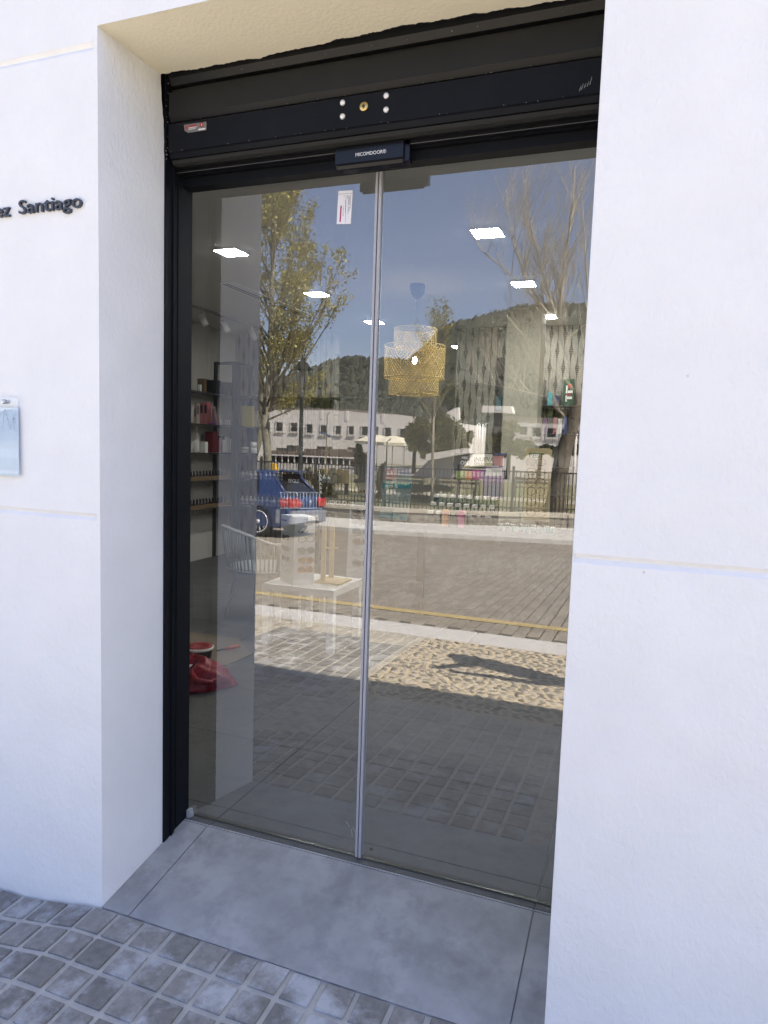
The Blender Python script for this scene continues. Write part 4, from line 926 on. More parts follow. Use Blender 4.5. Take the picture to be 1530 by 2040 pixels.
# ---- shelving along the left wall and the back wall
SGL=mat('dark shelf edge',(.05,.055,.055),.3); 
def px_box(name,label,cat,px0,px1,pt,pb,Y,m,dep=.12,group=None,parent=None,zb=None):
    a=V(px0,pb,Y); b_=V(px1,pt,Y); z0=a.z if zb is None else zb; x0,x1=a.x,b_.x
    t=MB(((x0+x1)/2,Y,z0)); t.cham((x0,Y,z0),(x1,Y+dep,b_.z),.003); o_=t.build(name,m,parent)
    if parent is None: o_.location=((x0+x1)/2,Y,z0)
    else: o_.location=(Vector(((x0+x1)/2,Y,z0))-Vector(parent.location))
    if cat: tag(o_,label,cat,group)
    return o_
SZ=[1.985,1.625,1.30,.985,.66]
FM=mat('dark blue grey frame',(.035,.04,.05),.45)
su=thing('shelving_frame','tall open dark metal display frame with glass shelves in the back left corner','shelving',(-3.1,5.6,0)); o=Vector(su.location)
A=V(429,720,5.6).x; B=V(470,720,5.6).x; Cc=V(500,724,5.95).x; zt=V(429,722,5.6).z
q=MB(o); q.box((A-.02,5.58,0),(A+.02,5.62,zt)); q.build('post',FM,su)
q=MB(o); q.box((B-.04,5.58,0),(B+.0,5.62,zt)); q.build('post',FM,su)
q=MB(o); q.box((B+.005,5.60,0),(B+.035,5.65,zt)); q.build('post',FM,su)
q=MB(o); q.box((Cc-.02,5.93,0),(Cc+.02,5.97,zt)); q.build('post',FM,su)
q=MB(o); q.box((A,5.58,zt-.03),(B,5.62,zt+.005)); q.build('top_rail',FM,su)
q=MB(o); q.box((0,-.02,-.03),(math.hypot(Cc-B,.33),.02,.005)); an=math.atan2(.33,Cc-B); r3=Matrix.Rotation(an,3,'Z'); q.v=[tuple(r3@(Vector(v)+o)+Vector((B,5.62,zt))-o) for v in q.v]; q.build('top_rail',FM,su)
for z in SZ:
    q=MB(o); q.box((XL+.005,4.5,z-.012),(-3.12,5.575,z)); q.box((XL+.005,5.63,z-.012),(-2.95,6.04,z)); q.build('shelf',SGL,su)
s2=thing('shelving_frame','long dark metal display frame with glass shelves against the wallpaper','shelving',(-2.4,5.95,0)); o=Vector(s2.location)
for px in (618,638): x=V(px,760,5.78).x; q=MB(o); q.box((x-.022,5.76,0),(x+.022,5.80,V(px,732,5.78).z)); q.build('post',FM,s2)
for z in SZ[:1]+SZ[3:]:
    q=MB(o); q.box((-2.94,5.72,z-.010),(-1.55,6.04,z)); q.build('shelf',SGL,s2)
for z in SZ[1:3]:
    q=MB(o); q.box((-2.94,5.78,z-.010),(-2.30,6.04,z)); q.build('shelf',SGL,s2)
s3=thing('shelving_frame','dark glass shelves on the wallpapered wall right of the column','shelving',(.65,5.9,0)); o=Vector(s3.location)
for z in (1.925,1.63,1.28,.98): q=MB(o); q.box((.42,5.74,z-.012),(1.5,6.04,z)); q.build('shelf',SGL,s3)
for x in (.44,.52,1.42): q=MB(o); q.box((x-.01,5.9,0),(x+.01,5.93,2.2)); q.build('post',FM,s3)
def col(n,c,r=.5): return mat(n,c,r)
WOOD=col('pale wood box',(.17,.115,.06)); DKB=col('dark carton',(.022,.026,.032)); PNK=col('pink carton',(.50,.18,.20)); PNK2=col('pale pink carton',(.55,.34,.33)); MAR=col('dark red carton',(.13,.02,.03)); GRN=col('green bottle',(.02,.12,.08)); WHB=col('white bottle',(.75,.74,.70)); YLW=col('yellow pouch',(.42,.36,.07)); TEAL=col('teal print',(.06,.30,.34)); GRJ=col('pale green jar',(.33,.36,.28)); BLU=col('blue pack',(.08,.12,.35)); PUR=col('purple pack',(.16,.06,.25)); ORG=col('orange pack',(.6,.22,.03)); MAG=col('magenta pack',(.55,.03,.25)); CRM=col('cream card',(.52,.48,.36)); GLD=col('brown label',(.25,.15,.06))
YS=4.95
def box(n,l,c,a,b_,t_,bt,Y,m,zb=None,dep=.1,g=None): return px_box(n,l,c,a,b_,t_,bt,Y,m,dep,g,None,zb)
wb_=box('gift_box','open fronted wooden gift box on the top shelf by the door frame','box',384,407,754,783,5.25,WOOD,SZ[0]+.001)
bb=MB(); bb.lathe([(.025,0),(.028,.06),(.012,.10),(.01,.13)],n=10); 
box('small_jar','pale jar standing before the wooden gift box','jar',394,399,766,781,5.10,WHB,SZ[0]+.001,.03)
box('carton','black carton beside the wooden gift box on the top shelf','carton',408,431,757,786,5.30,DKB,SZ[0]+.001)
box('carton','black carton behind the corner post on the top shelf','carton',433,455,761,791,5.68,DKB,SZ[0]+.001)
for k,(a,b_,t_,m,l) in enumerate([(384,391,808,PNK2,'pale pink carton leftmost on the second shelf'),(392,397,803,WHB,'white and pink carton second on the second shelf'),(398,405,801,PNK,'pink carton third on the second shelf'),(406,413,801,PNK,'pink carton fourth on the second shelf beside the wedge card')]):
    c_=box('carton',l,'carton',a,b_,t_,843,5.2,m,SZ[1]+.001,.08,'pink cartons on the second shelf'); 
    w0=V(a+1.5,t_+6,5.199); w1=V(b_-1.5,t_+22,5.199); q=MB(c_.location); q.box((w0.x,5.1975,w1.z),(w1.x,5.1995,w0.z)); q.build('print',DKB,c_)
q=MB(); a,b2=V(415,815,5.15),V(446,840,5.35); t=thing('wedge_card','dark red wedge shaped display card on the second shelf','display card',(a.x,5.2,SZ[1]+.001)); q.prism([(0,0),(b2.x-a.x,0),(.02,V(415,808,5.15).z-SZ[1])],0,.06,'y'); q.build('card',col('grey mauve card',(.22,.13,.16)),t); q=MB(); q.box((0,-.03,0),(b2.x-a.x,-.001,.02)); q.build('tray',PUR,t)
lp=None
for k,px in enumerate((440,449,453,457)):
    p=V(px,845,5.68)
    if lp is None:
        lp=thing('lipstick','white tube with pink tip standing on the second shelf','cosmetic tube',(p.x,5.68,SZ[1]+.001),0,'pink tipped tubes on the second shelf'); q=MB(); q.lathe([(.008,0),(.009,.07),(.008,.075)],n=8); q.build('tube',WHB,lp); q=MB(); q.lathe([(.007,.0755),(.005,.12),(.001,.125)],n=8); q.build('cap',PNK,lp)
    else: dup(lp,(p.x,5.68,SZ[1]+.001))
def bottle(name,label,px,pt,pb,Y,zb,r,m,capm,cat='bottle',group=None,neck=.35):
    p=V(px,pb,Y); h=V(px,pt,Y).z-zb; t=thing(name,label,cat,(p.x,Y,zb),0,group); q=MB(); q.lathe([(r*.96,0),(r,.004),(r,h*.62),(r*neck,h*.76)],n=14); q.build('body',m,t); q=MB(); q.lathe([(r*(neck+.08),h*.762),(r*(neck+.08),h),(.001,h+.001)],n=12); q.build('cap',capm,t); return t
bottle('bottle','tall cream pump bottle at the left end of the third shelf',391,850,900,5.25,SZ[2]+.001,.036,WHB,WHB)
box('jar','white round tub in front of the tall cream bottle','jar',399,409,880,900,5.0,WHB,SZ[2]+.001,.05)
box('jar','small white carton at the left end of the third shelf','carton',385,389,879,899,5.0,WHB,SZ[2]+.001,.04)
box('carton','dark red carton in the middle of the third shelf','carton',408,424,860,898,5.3,MAR,SZ[2]+.001)
box('carton','narrow dark red carton behind the corner post','carton',427,432,873,899,5.45,MAR,SZ[2]+.001)
box('carton','green carton right of the dark red ones on the third shelf','carton',433,442,868,900,5.68,GRN,SZ[2]+.001,.06)
for k,(a,b_,t_) in enumerate([(443,447,876),(448,452,871),(453,457,875),(458,464,874)]): box('carton','slim white carton %s from the green carton'%['first','second','third','fourth'][k],'carton',a,b_,t_,901,5.68,WHB,SZ[2]+.001,.05,'slim white cartons')
box('pouch','mustard yellow pouch with a label standing on the second shelf','pouch',481,503,809,847,5.72,YLW,SZ[1]+.001,.05)
box('carton','beige carton next to the yellow pouch','carton',504,512,818,848,5.85,CRM,SZ[1]+.001,.05)
for k,(a,b_,t_,m,l) in enumerate([(481,496,890,GRJ,'pale green round tin right of the corner post'),(500,511,881,WHB,'stack of white tins by the reflected wall edge')]):
    p=V((a+b_)/2,901,5.8); r=(V(b_,901,5.8).x-V(a,901,5.8).x)/2; t=thing('tin',l,'tin',(p.x,5.8,SZ[2]+.001)); h=V(a,t_,5.8).z-SZ[2]
    for j in range(2): q=MB(); q.lathe([(r,h*j/2+.001),(r,h*(j+.8)/2),(r*.94,h*(j+.82)/2),(r*.94,h*(j+.99)/2)],n=16); q.build('tin_body',m,t)
# rows of nail polish bottles in wooden trays on the left, and white bottles on the right
pol=None
for row,(zi,pxs) in enumerate([(3,range(386,446,4)),(4,range(386,446,4))]):
    tr=thing('wooden_tray','pale wooden tray of nail polish on the %s shelf'%('fourth' if row==0 else 'lowest'),'tray',(-3.25,5.1,SZ[zi]+.001)); q=MB(); q.box((-.12,-.45,0),(.12,.47,.012)); q.box((.108,-.45,.0121),(.12,.47,.045)); q.build('tray_board',WOOD,tr)
    for k,px in enumerate(pxs):
        for lay in range(2):
            X=-3.20-.07*lay; p=VX(px,950,X); y=4.68+k*.062; 
            if pol is None:
                pol=thing('nail_polish_bottle','','nail polish',(X,y,SZ[zi]+.014),0,''); q=MB(); q.lathe([(.014,0),(.015,.03),(.008,.036)],n=8); q.build('glass',col('dark polish',(.03,.012,.02),.1),pol); q=MB(); q.lathe([(.009,.0365),(.007,.085),(.001,.086)],n=8); q.build('cap',BLKG,pol); r_=pol
            else: r_=dup(pol,(X,y+.02*lay,SZ[zi]+.014))
            tag(r_,'dark nail polish bottle with a tall black cap on the %s shelf tray'%('fourth' if row==0 else 'lowest'),None,'nail polish bottles on the %s shelf'%('fourth' if row==0 else 'lowest'))
wbt=None
for row,(zi,pxa,pxb,st,pt,pb) in enumerate([(3,483,655,9.0,938,952),(4,483,625,8.0,985,1002)]):
    px=pxa; nm_='fourth' if row==0 else 'lowest'
    while px<pxb:
        p=V(px,pb,5.80)
        if wbt is None:
            wbt=thing('small_bottle','','bottle',(p.x,5.80,SZ[zi]+.001),0,''); q=MB(); q.lathe([(.020,0),(.021,.06),(.012,.072)],n=12); q.build('body',col('silver white bottle',(.42,.43,.46),.3),wbt); q=MB(); q.lathe([(.010,.0725),(.010,.09),(.006,.098),(.001,.099)],n=10); q.build('cap',METAL,wbt); q=MB(); q.lathe([(.0214,.02),(.0214,.045)],n=12,cap=False); q.build('label_band',col('blue label',(.16,.17,.24)),wbt); r_=wbt
        else: r_=dup(wbt,(p.x,5.80+random.uniform(-.02,.02),SZ[zi]+.001),None,None,None,1.0 if row==0 else 1.12)
        tag(r_,'small white bottle in the long row on the %s glass shelf'%nm_,None,'small bottles on the %s glass shelf'%nm_); px+=st
# right shelves
box('mug','green and white cup standing on the upper right shelf','cup',1090,1101,782,807,5.85,TEAL,1.926,.06)
box('tin','dark tin left of the green cup','tin',1084,1089,790,807,5.88,DKB,1.926,.06); box('tin','dark blue tin right of the green cup','tin',1102,1116,788,807,5.88,col('navy tin',(.02,.03,.07)),1.926,.06)
box('bottle','narrow olive bottle at the left end of the upper right shelf','bottle',1062,1066,785,806,5.85,YLW,1.926,.03)
tt=box('decorated_tin','rounded dark green tin with a red and white pattern on the upper right shelf','tin',1120,1145,755,807,5.85,col('dark green tin',(.02,.07,.035),.3),1.926,.1)
q=MB(tt.location)
for (a,b_,c_,d_) in ((1126,1131,768,800),(1131,1141,778,783),(1128,1140,790,795)): u0,u1=V(a,d_,5.847),V(b_,c_,5.847); q.box((u0.x,5.846,u0.z),(u1.x,5.849,u1.z))
q.build('pattern',WHB,tt); q=MB(tt.location)
for (a,b_,c_,d_) in ((1132,1140,765,773),(1127,1138,784,788)): u0,u1=V(a,d_,5.847),V(b_,c_,5.847); q.box((u0.x,5.846,u0.z),(u1.x,5.849,u1.z))
q.build('red_pattern',STR,tt)
cols=[BLU,CRM,PUR,DKB,PNK,WHB,BLU,DKB]
for k in range(8): box('boxed_product','%s box in the row on the second right hand shelf'%['navy','cream','purple','black','pink','white','blue','dark'][k],'box',1062+k*10,1070+k*10,830+(k%3)*2,844,5.85,cols[k],1.631,.08,'boxed products on the right hand shelf')
# ---- console table with the spectacles displays
ct=thing('console_table','long black topped display table carrying the glasses boards','table',(.25,3.9,0)); o=Vector(ct.location)
zc=.80
q=MB(o); q.box((-.60,3.80,zc-.035),(1.5,4.25,zc)); q.build('table_top',BLKG,ct)
q=MB(o); q.box((-.58,3.88,.02),(1.48,3.90,zc-.036)); q.build('front_panel',mat('grey veined counter front',(.13,.135,.15),.4,stain=(5,(.22,.23,.25),.5,.6)),ct)
for x in (-.15,): q=MB(o); q.box((x-.03,3.84,0),(x+.03,3.879,zc-.036)); q.build('leg',FM,ct)
for x,y in ((-.57,4.18),(1.46,3.84),(1.46,4.18)): q=MB(o); q.box((x-.02,y,0),(x+.02,y+.04,zc-.036)); q.build('leg',FM,ct)
YC=4.0
def board(name,label,cat,pts,Y,m,th_=.008): 
    ps=[V(a,b_,Y) for a,b_ in pts]; t=thing(name,label,cat,(ps[0].x,Y,ps[0].z)); q=MB(t.location); q.prism([(p.x,p.z) for p in ps],Y,Y+th_,'y'); q.build('board',m,t); return t
def flat(par,name,pts,Y,m):
    q=MB(par.location); ps=[V(a,b_,Y) for a,b_ in pts]; q.prism([(p.x,p.z) for p in ps],Y-.0012,Y-.0002,'y'); return q.build(name,m,par)
def R4(a,b_,c_,d_): return [(a,d_),(c_,d_),(c_,b_),(a,b_)]
GRYC=col('grey pale card',(.42,.42,.42)); TAN=col('tan display board',(.60,.48,.28))
def txt(par,s,px,py,pxh,Y,m,sx=1,bold=.0006,rz=0):
    p=V(px,py,Y); size=pxh*(Y-CP.y)/FL*1.38; l=Vector(par.location)
    return text('lettering',s,size,m,par,(p.x-l.x,Y-.002-l.y,p.z-l.z),bold=bold,sx=sx)
BLKP=col('black print',(.01,.01,.01)); WHP=col('white lettering',(.85,.85,.85))
t=board('brand_banner','banner of coloured panels headed new collection behind the product steps','banner',R4(905,903,1010,955),4.22,DKB)
flat(t,'white_panel',R4(936,905,981,929),4.219,WHB); flat(t,'green_panel',R4(909,938,926,954),4.219,col('lime panel',(.25,.35,.06))); flat(t,'orange_panel',R4(926,938,941,955),4.219,ORG); flat(t,'magenta_panel',R4(941,936,958,955),4.219,MAG); flat(t,'violet_panel',R4(958,936,970,955),4.219,PUR); flat(t,'pale_blue_panel',R4(970,928,994,955),4.219,col('pale blue panel',(.5,.56,.7))); flat(t,'pink_panel',R4(982,908,1004,928),4.219,PNK); flat(t,'blue_strip',R4(985,903,1009,907),4.219,BLU)
txt(t,'¡NUEVA',944,918,8,4.217,BLKP,1.05); txt(t,'COLECCIÓN!',944,926,4.8,4.217,BLKP,1.05); txt(t,'ONE',917,925,7.5,4.217,WHP); txt(t,'HEC',920,914,5,4.217,WHP)
t=board('perfume_board','tall violet and white product card under the banner','display card',R4(962,930,1002,992),4.15,PUR)
flat(t,'white_panel',R4(968,932,1000,948),4.149,WHB)
for k in range(4): flat(t,'blue_stripe',R4(968+k*8,962,973+k*8,990),4.149,BLU)
# stepped products
stp=thing('display_steps','stepped black stand of small white capped pots on the display table','display stand',(.15,3.95,zc+.001)); o=Vector(stp.location)
for j in range(3): q=MB(o); q.box((-.12,3.88+j*.08,zc+.001+.0),(.44,3.955+j*.08,zc+.06+j*.065)); q.build('step',mat('clear acrylic step',(.10,.11,.11),.1,spec=.8),stp)
sp=None
for j in range(3):
    for k in range(8):
        x=-.10+k*.072; y=3.915+j*.08; z=zc+.062+j*.065
        if sp is None: sp=thing('small_pot','small pot with a white square lid on the stepped stand','pot',(x,y,z),0,'small pots on the stepped stand'); q=MB(); q.cham((-.018,-.018,0),(.018,.018,.028),.003); q.build('pot',col('green grey pot',(.06,.12,.12),.2),sp); q=MB(); q.cham((-.02,-.02,.0285),(.02,.02,.056),.003); q.build('lid',WHB,sp)
        else: dup(sp,(x,y,z))
for (a,b_,t_,bt,m,l) in [(881,893,1016,1038,ORG,'orange bottle box with magenta foot at the table edge'),(896,910,1020,1039,DKB,'dark clear box second along the table edge'),(912,925,1019,1041,MAG,'magenta footed box third along the table edge'),(927,944,1021,1042,DKB,'black box with a pale label along the table edge'),(946,961,1022,1043,DKB,'black box left of the last one on the table edge'),(963,983,1023,1044,DKB,'wide black box at the right end of the row')]:
    c_=box('product_box',l,'box',a,b_,t_,bt,3.82,m,zc+.001,.05,'boxes along the table edge')
    u0,u1=V(a+3,bt-13,3.817),V(b_-4,t_+5,3.817); q=MB(c_.location); q.box((u0.x,3.817,min(u0.z,u1.z)),(u1.x,3.819,max(u0.z,u1.z))); q.build('label',WHB if m is DKB else MAG,c_)
t=thing('tube_rack','rack of four bent chrome tubes behind the banner','rack',(0,4.45,0)); q=MB((0,4.45,0))
for k in range(4):
    p1=V(950+k*5.4,893,4.45); p2=V(951+k*5.4,846,4.45); q.tube([(p1.x,4.45,0),p1,p2,p2+Vector((.006,.03,.015)),p2+Vector((.008,.09,.015))],.0075,7)
q.build('tubes',METAL,t); q=MB((0,4.45,0)); q.box((V(948,893,4.45).x,4.44,.0),(V(970,893,4.45).x,4.56,.02)); q.build('foot',FM,t)
ps_=None
for k in range(9):
    x=.50+k*.052; z=zc+.001
    if ps_ is None: ps_=thing('round_pot','round white pot in the short row right of the stepped stand','pot',(x,3.90,z),0,'round pots right of the stepped stand'); q=MB(); q.lathe([(.018,0),(.02,.03),(.02,.034)],n=12); q.build('pot',TEAL,ps_); q=MB(); q.lathe([(.021,.0345),(.021,.05),(.001,.051)],n=12); q.build('lid',WHB,ps_)
    else: dup(ps_,(x,3.90+(k%2)*.05,z))
# glasses
def spec_mesh(px0,px1,pym,Y,fm,lm,label,group,kind=0,par_loc=None):
    a,b_=V(px0,pym,Y),V(px1,pym,Y); wdt=b_.x-a.x; t=thing('glasses',label,'glasses' if kind<2 else 'sunglasses',((a.x+b_.x)/2,Y,(a.z+b_.z)/2),0,group)
    q=MB(); r=wdt*.235; hgt=.72 if kind!=1 else .95
    for s in (-1,1):
        pts=[]
        for k in range(18):
            th_=2*math.pi*k/18; e_=.65 if kind!=1 else 1.0
            cx_=abs(math.cos(th_))**e_*(1 if math.cos(th_)>=0 else -1); sx_=abs(math.sin(th_))**e_*(1 if math.sin(th_)>=0 else -1)
            pts.append((s*wdt*.262+cx_*r,0,sx_*r*hgt-(0.0 if sx_>0 else 0)))
        q.tube(pts,wdt*.018 if kind<2 else wdt*.022,5,closed=True)
    q.tube([(-wdt*.04,0,r*.2),(0,-.002,r*.34),(wdt*.04,0,r*.2)],wdt*.018,5)
    q.build('frame_front',fm,t)
    q=MB()
    for s in (-1,1): q.tube([(s*wdt*.49,0,r*.42),(s*wdt*.50,.02,r*.42),(s*wdt*.49,.055,r*.30)],wdt*.013,5); 
    q.build('temple',fm,t)
    if lm:
        q=MB()
        for s in (-1,1):
            q.lathe([(r*.97,-.0006),(r*.97,.0006)],(s*wdt*.262,0,0),18,axis='y',sy=hgt,smooth=False)
        q.build('lens',lm,t)
    return t
t=board('glasses_board','tan display board of spectacles with green FEST heading','display board',[(1043,1036),(1094,1040),(1100,897),(1094,893),(1052,893),(1047,897)],3.96,TAN)
txt(t,'FEST',1053,911,9,3.955,col('dark green print',(.02,.16,.07)),1.2); txt(t,'Eyewear',1056,900,4,3.955,BLKP) if False else None
FRB=col('black frame plastic',(.015,.012,.012),.2); FRN=col('navy frame plastic',(.02,.025,.07),.2); FRP=col('plum frame plastic',(.12,.03,.07),.2); FRG=col('speckled frame plastic',(.16,.10,.06),.3)
for (py,fm,l,k) in [(921,FRB,'thin black cat eye glasses, topmost on the tan board',0),(940,FRN,'thick navy glasses, second on the tan board',0),(961,FRG,'speckled brown glasses, third on the tan board',1),(979,FRP,'round plum glasses, fourth on the tan board',1),(1002,FRB,'square black glasses, fifth on the tan board',0),(1022,FRP,'plum glasses, lowest on the tan board',0)]:
    spec_mesh(1049,1086,py,3.935,fm,None,l,'glasses on the tan board',k)
t=board('teal_sign','pale teal advertising sign leaning at the left end of the display table','sign',[(752,1033),(811,1038),(818,985),(820,932),(766,930),(760,985)],3.98,col('pale aqua card',(.30,.36,.36)))
flat(t,'teal_band',[(753,1031),(812,1037),(813,1027),(754,1023)],3.979,TEAL); flat(t,'teal_band',[(762,973),(819,973),(819,963),(762,962)],3.979,TEAL); flat(t,'pink_panel',R4(767,933,790,956),3.979,PNK2); flat(t,'blue_panel',R4(792,933,818,946),3.979,col('slate panel',(.15,.17,.26)))
txt(t,'ye',781,960,9,3.977,WHP,1.0); txt(t,'nes &',768,971,9,3.977,WHP,1.0)
# loose cable hanging from the table
q=MB(); pts=[V(a,b_,3.79) for a,b_ in [(972,1045),(985,1055),(995,1062),(1005,1057),(1012,1048),(1018,1040),(1008,1036),(997,1040)]]; q.tube(pts,.0035,5); tag(q.build('cable',FENCE),'thin black cable looped over the table edge','cable')
# white side table with the sunglasses column
WL_=mat('white lacquer',(.82,.82,.82),.3)
st=thing('side_table','square white lacquered side table with four block legs','side table',(-.645,2.82,0)); o=Vector(st.location)
x0,x1,y0,y1=-.92,-.365,2.567,3.075
q=MB(o); q.cham((x0,y0,.40),(x1,y1,.45),.002); q.build('table_top',WL_,st)
for a,c_ in ((x0,y0),(x1-.05,y0),(x0,y1-.05),(x1-.05,y1-.05)): q=MB(o); q.box((a+.001,c_+.001,0.0012),(a+.049,c_+.049,.3995)); q.build('leg',WL_,st)
t=thing('stool','low white stool standing half hidden behind the side table','stool',(-1.0,3.3,0)); o=Vector(t.location)
q=MB(o); q.cham((-1.14,3.14,.30),(-.82,3.42,.33),.002); q.build('seat',WL_,t)
for a,c_ in ((-1.14,3.14),(-.86,3.14),(-1.14,3.38),(-.86,3.38)): q=MB(o); q.box((a,c_,.0012),(a+.04,c_+.04,.2995)); q.build('leg',WL_,t)
# two faced cardboard column of sunglasses
CARD=mat('white printed card',(.72,.72,.72),.6)
sc=thing('sunglasses_column','white folded cardboard column of sunglasses standing on the side table','display column',(-.62,2.60,.451)); o=Vector(sc.location)
e0=V(585,1155,2.60); L0=V(558,1145,2.72); R0=V(628,1146,2.72); zt=V(586,1030,2.60).z
P=[(L0.x,2.72),(e0.x,2.60),(R0.x,2.70),(L0.x+.12,2.84)]
q=MB(o); q.prism(P[::1],.451,zt,'z'); q.build('carton',CARD,sc)
text('print','FACE & VISION',.017,BLKP,sc,Vector((L0.x+.006,2.716,zt-.045))-o,(R(90),0,math.atan2(2.60-2.72,e0.x-L0.x)),sx=.72,bold=.0006)
text('print','ICON',.014,BLKP,sc,Vector((L0.x+.010,2.712,zt-.115))-o,(R(90),0,math.atan2(2.60-2.72,e0.x-L0.x)),sx=.8,bold=.0008)
text('print','SPORT 1.0',.020,BLKP,sc,Vector((e0.x+.022,2.60+.008,zt-.11))-o,(R(90),0,math.atan2(.10,R0.x-e0.x)),sx=.8,bold=.0008)
qf=MB(o); p_=Vector((e0.x+.06,2.626,zt-.055))
for a,b_ in (((0,0),(.045,0)),((.045,0),(.045,.04)),((.045,.04),(0,.04)),((0,.04),(0,0)),((.01,.012),(.035,.012)),((.01,.022),(.035,.022)),((.01,.031),(.035,.031))): qf.tube([p_+Vector((a[0],.9*a[0]*.6-.006,a[1])),p_+Vector((b_[0],.9*b_[0]*.6-.006,b_[1]))],.0007,4)
qf.build('logo_frame',BLKP,sc)
LNB=col('black lens',(.01,.01,.012),.08); LNO=col('amber lens',(.22,.10,.03),.15); LNG=col('grey green lens',(.10,.12,.11),.15)
def on_face(fr,z,side,fm,lm,label,sc_=.115):
    A_,B_=(Vector((L0.x,2.72,0)),Vector((e0.x,2.60,0))) if side==0 else (Vector((e0.x,2.60,0)),Vector((R0.x,2.70,0)))
    p=A_.lerp(B_,fr); t=spec_mesh(600,640,1000,2.6,fm,lm,label,'sunglasses on the folded column',2); d=(B_-A_); nrm=Vector((d.y,-d.x,0)).normalized()
    t.location=p+nrm*.016+Vector((0,0,z)); t.rotation_euler=(0,0,math.atan2(d.y,d.x)); w_=V(640,1000,2.6).x-V(600,1000,2.6).x; t.scale=(sc_/w_,)*3
zs=[zt-.155,zt-.235,zt-.305,zt-.37]
nmz=['topmost','second','third','lowest']
for k,z in enumerate(zs[:4]): on_face(.55,z,1,[LNB,LNG,ORG,ORG][k],[None,LNG,LNO,LNO][k],['black','grey green','orange','amber'][k]+' sunglasses, %s on the right face of the folded column'%nmz[k])
for k,z in enumerate(zs[:4]): on_face(.5,z,0,[LNB,LNB,LNG,GRYC][k],[LNB,LNB,LNG,None][k],['black','black','grey','clear'][k]+' sunglasses, %s on the left face of the folded column'%nmz[k],.10)
# wooden stand on the table
SW=mat('pale raw wood',(.50,.38,.20),.6,var=(20,.12)); t=thing('wooden_stand','bare pale wood stand of two uprights on a square foot','display stand',(-.5,2.85,.451)); o=Vector(t.location)
q=MB(o); q.cham((-.60,2.74,.451),(-.40,2.96,.465),.002); q.build('foot',SW,t)
for px,y in ((645,2.80),(661,2.93)): x=V(px,1100,y).x; q=MB(o); q.box((x-.016,y-.011,.4655),(x+.016,y+.011,V(px,1048,y).z)); q.build('upright',SW,t)
q=MB(o); q.tube([V(650,1091,2.87),V(674,1092,2.87)],.006,6); q.build('peg',SW,t)
# leaning white strip of sunglasses near the door seam, cards, sign CICLO
ws=board('sunglasses_strip','tall white card strip of sunglasses standing beside the door seam','display card',[(689,1150),(738,1154),(741,1050),(745,1000),(698,1000)],2.88,CARD)
wz=[(1022,LNB,'black sunglasses, topmost on the white strip'),(1039,LNB,'black sunglasses, second on the white strip'),(1060,LNG,'grey sunglasses, third on the white strip'),(1080,LNO,'brown sunglasses, fourth on the white strip'),(1101,None,'clear rimless sunglasses, fifth on the white strip'),(1123,LNG,'grey aviator sunglasses, lowest on the white strip')]
for py,lm,l in wz: spec_mesh(702,741,py,2.865,LNB if lm is LNB else GRYC,lm,l,'sunglasses on the white strip',2)
cs=board('ciclo_sign','grey strip sign reading CICLO on the display behind the side table','sign',R4(648,988,735,1008),3.05,mat('grey translucent strip',(.16,.155,.15),.4))
txt(cs,'CICLO',657,1004,9,3.047,WHP,1.1)
for k,(a,b_) in enumerate(((697,713),(715,731),(733,748))):
    t=board('glasses_card','pale card with a pair of yellow glasses pictured, %s of three'%plab[k],'display card',R4(a,962,b_,985),3.0,CRM); q=MB(t.location)
    for px in (a+4.5,b_-5): q.lathe([(.010,0),(.010,.0008)],V(px,978,2.999),10,axis='y')
    q.build('picture',[YLW,GLD,GRJ][k],t)
# SEGLE stand with white rods
t=thing('rod_rack','white rod display rack with a small dark SEGLE sign above it','display rack',(-1.0,3.3,.6)); o=Vector(t.location); q=MB(o)
for k in range(13):
    px=560+k*6.4; q.tube([V(px,1013,3.3),V(px,981,3.3)],.0032,5)
q.build('rods',WL_,t); q=MB(o); q.tube([V(557,1013,3.3),V(641,1013,3.3)],.005,5); q.tube([V(557,981,3.3),V(641,981,3.3)],.004,5); q.build('frame',WL_,t)
q=MB(o); a=V(598,1013,3.33); q.tube([a,(a.x,3.33,0)],.012,8); q.lathe([(.14,.002),(.13,.012),(.012,.02)],(a.x,3.33,0),20); q.build('stand',FM,t)
q=MB(o); ps=[V(a_,b_,3.3) for a_,b_ in R4(563,944,640,979)]; q.prism([(p.x,p.z) for p in ps],3.3,3.306,'y'); q.build('sign_board',mat('dark brown sign',(.035,.022,.018),.4),t)
p=V(574,961,3.297); text('lettering','SEGLE',8*(3.3-CP.y)/FL*1.38,WHP,t,p-o,bold=.0003,sx=.95)
# little white triangle bunting beside it
q=MB(); a0=V(636,935,3.25)
for k in range(5):
    z0=V(636,942+k*8.5,3.25).z; x=V(636+k*.6,950,3.25).x; q.prism([(x,z0),(x+.022,z0-.026),(x,z0-.028)],3.25,3.252,'y')
q.tube([(a0.x,3.251,a0.z),(a0.x+.008,3.251,V(640,1013,3.25).z)],.002,4)
tag(q.build('triangle_bunting',WHP),'string of small white triangles hanging by the rod rack','bunting')
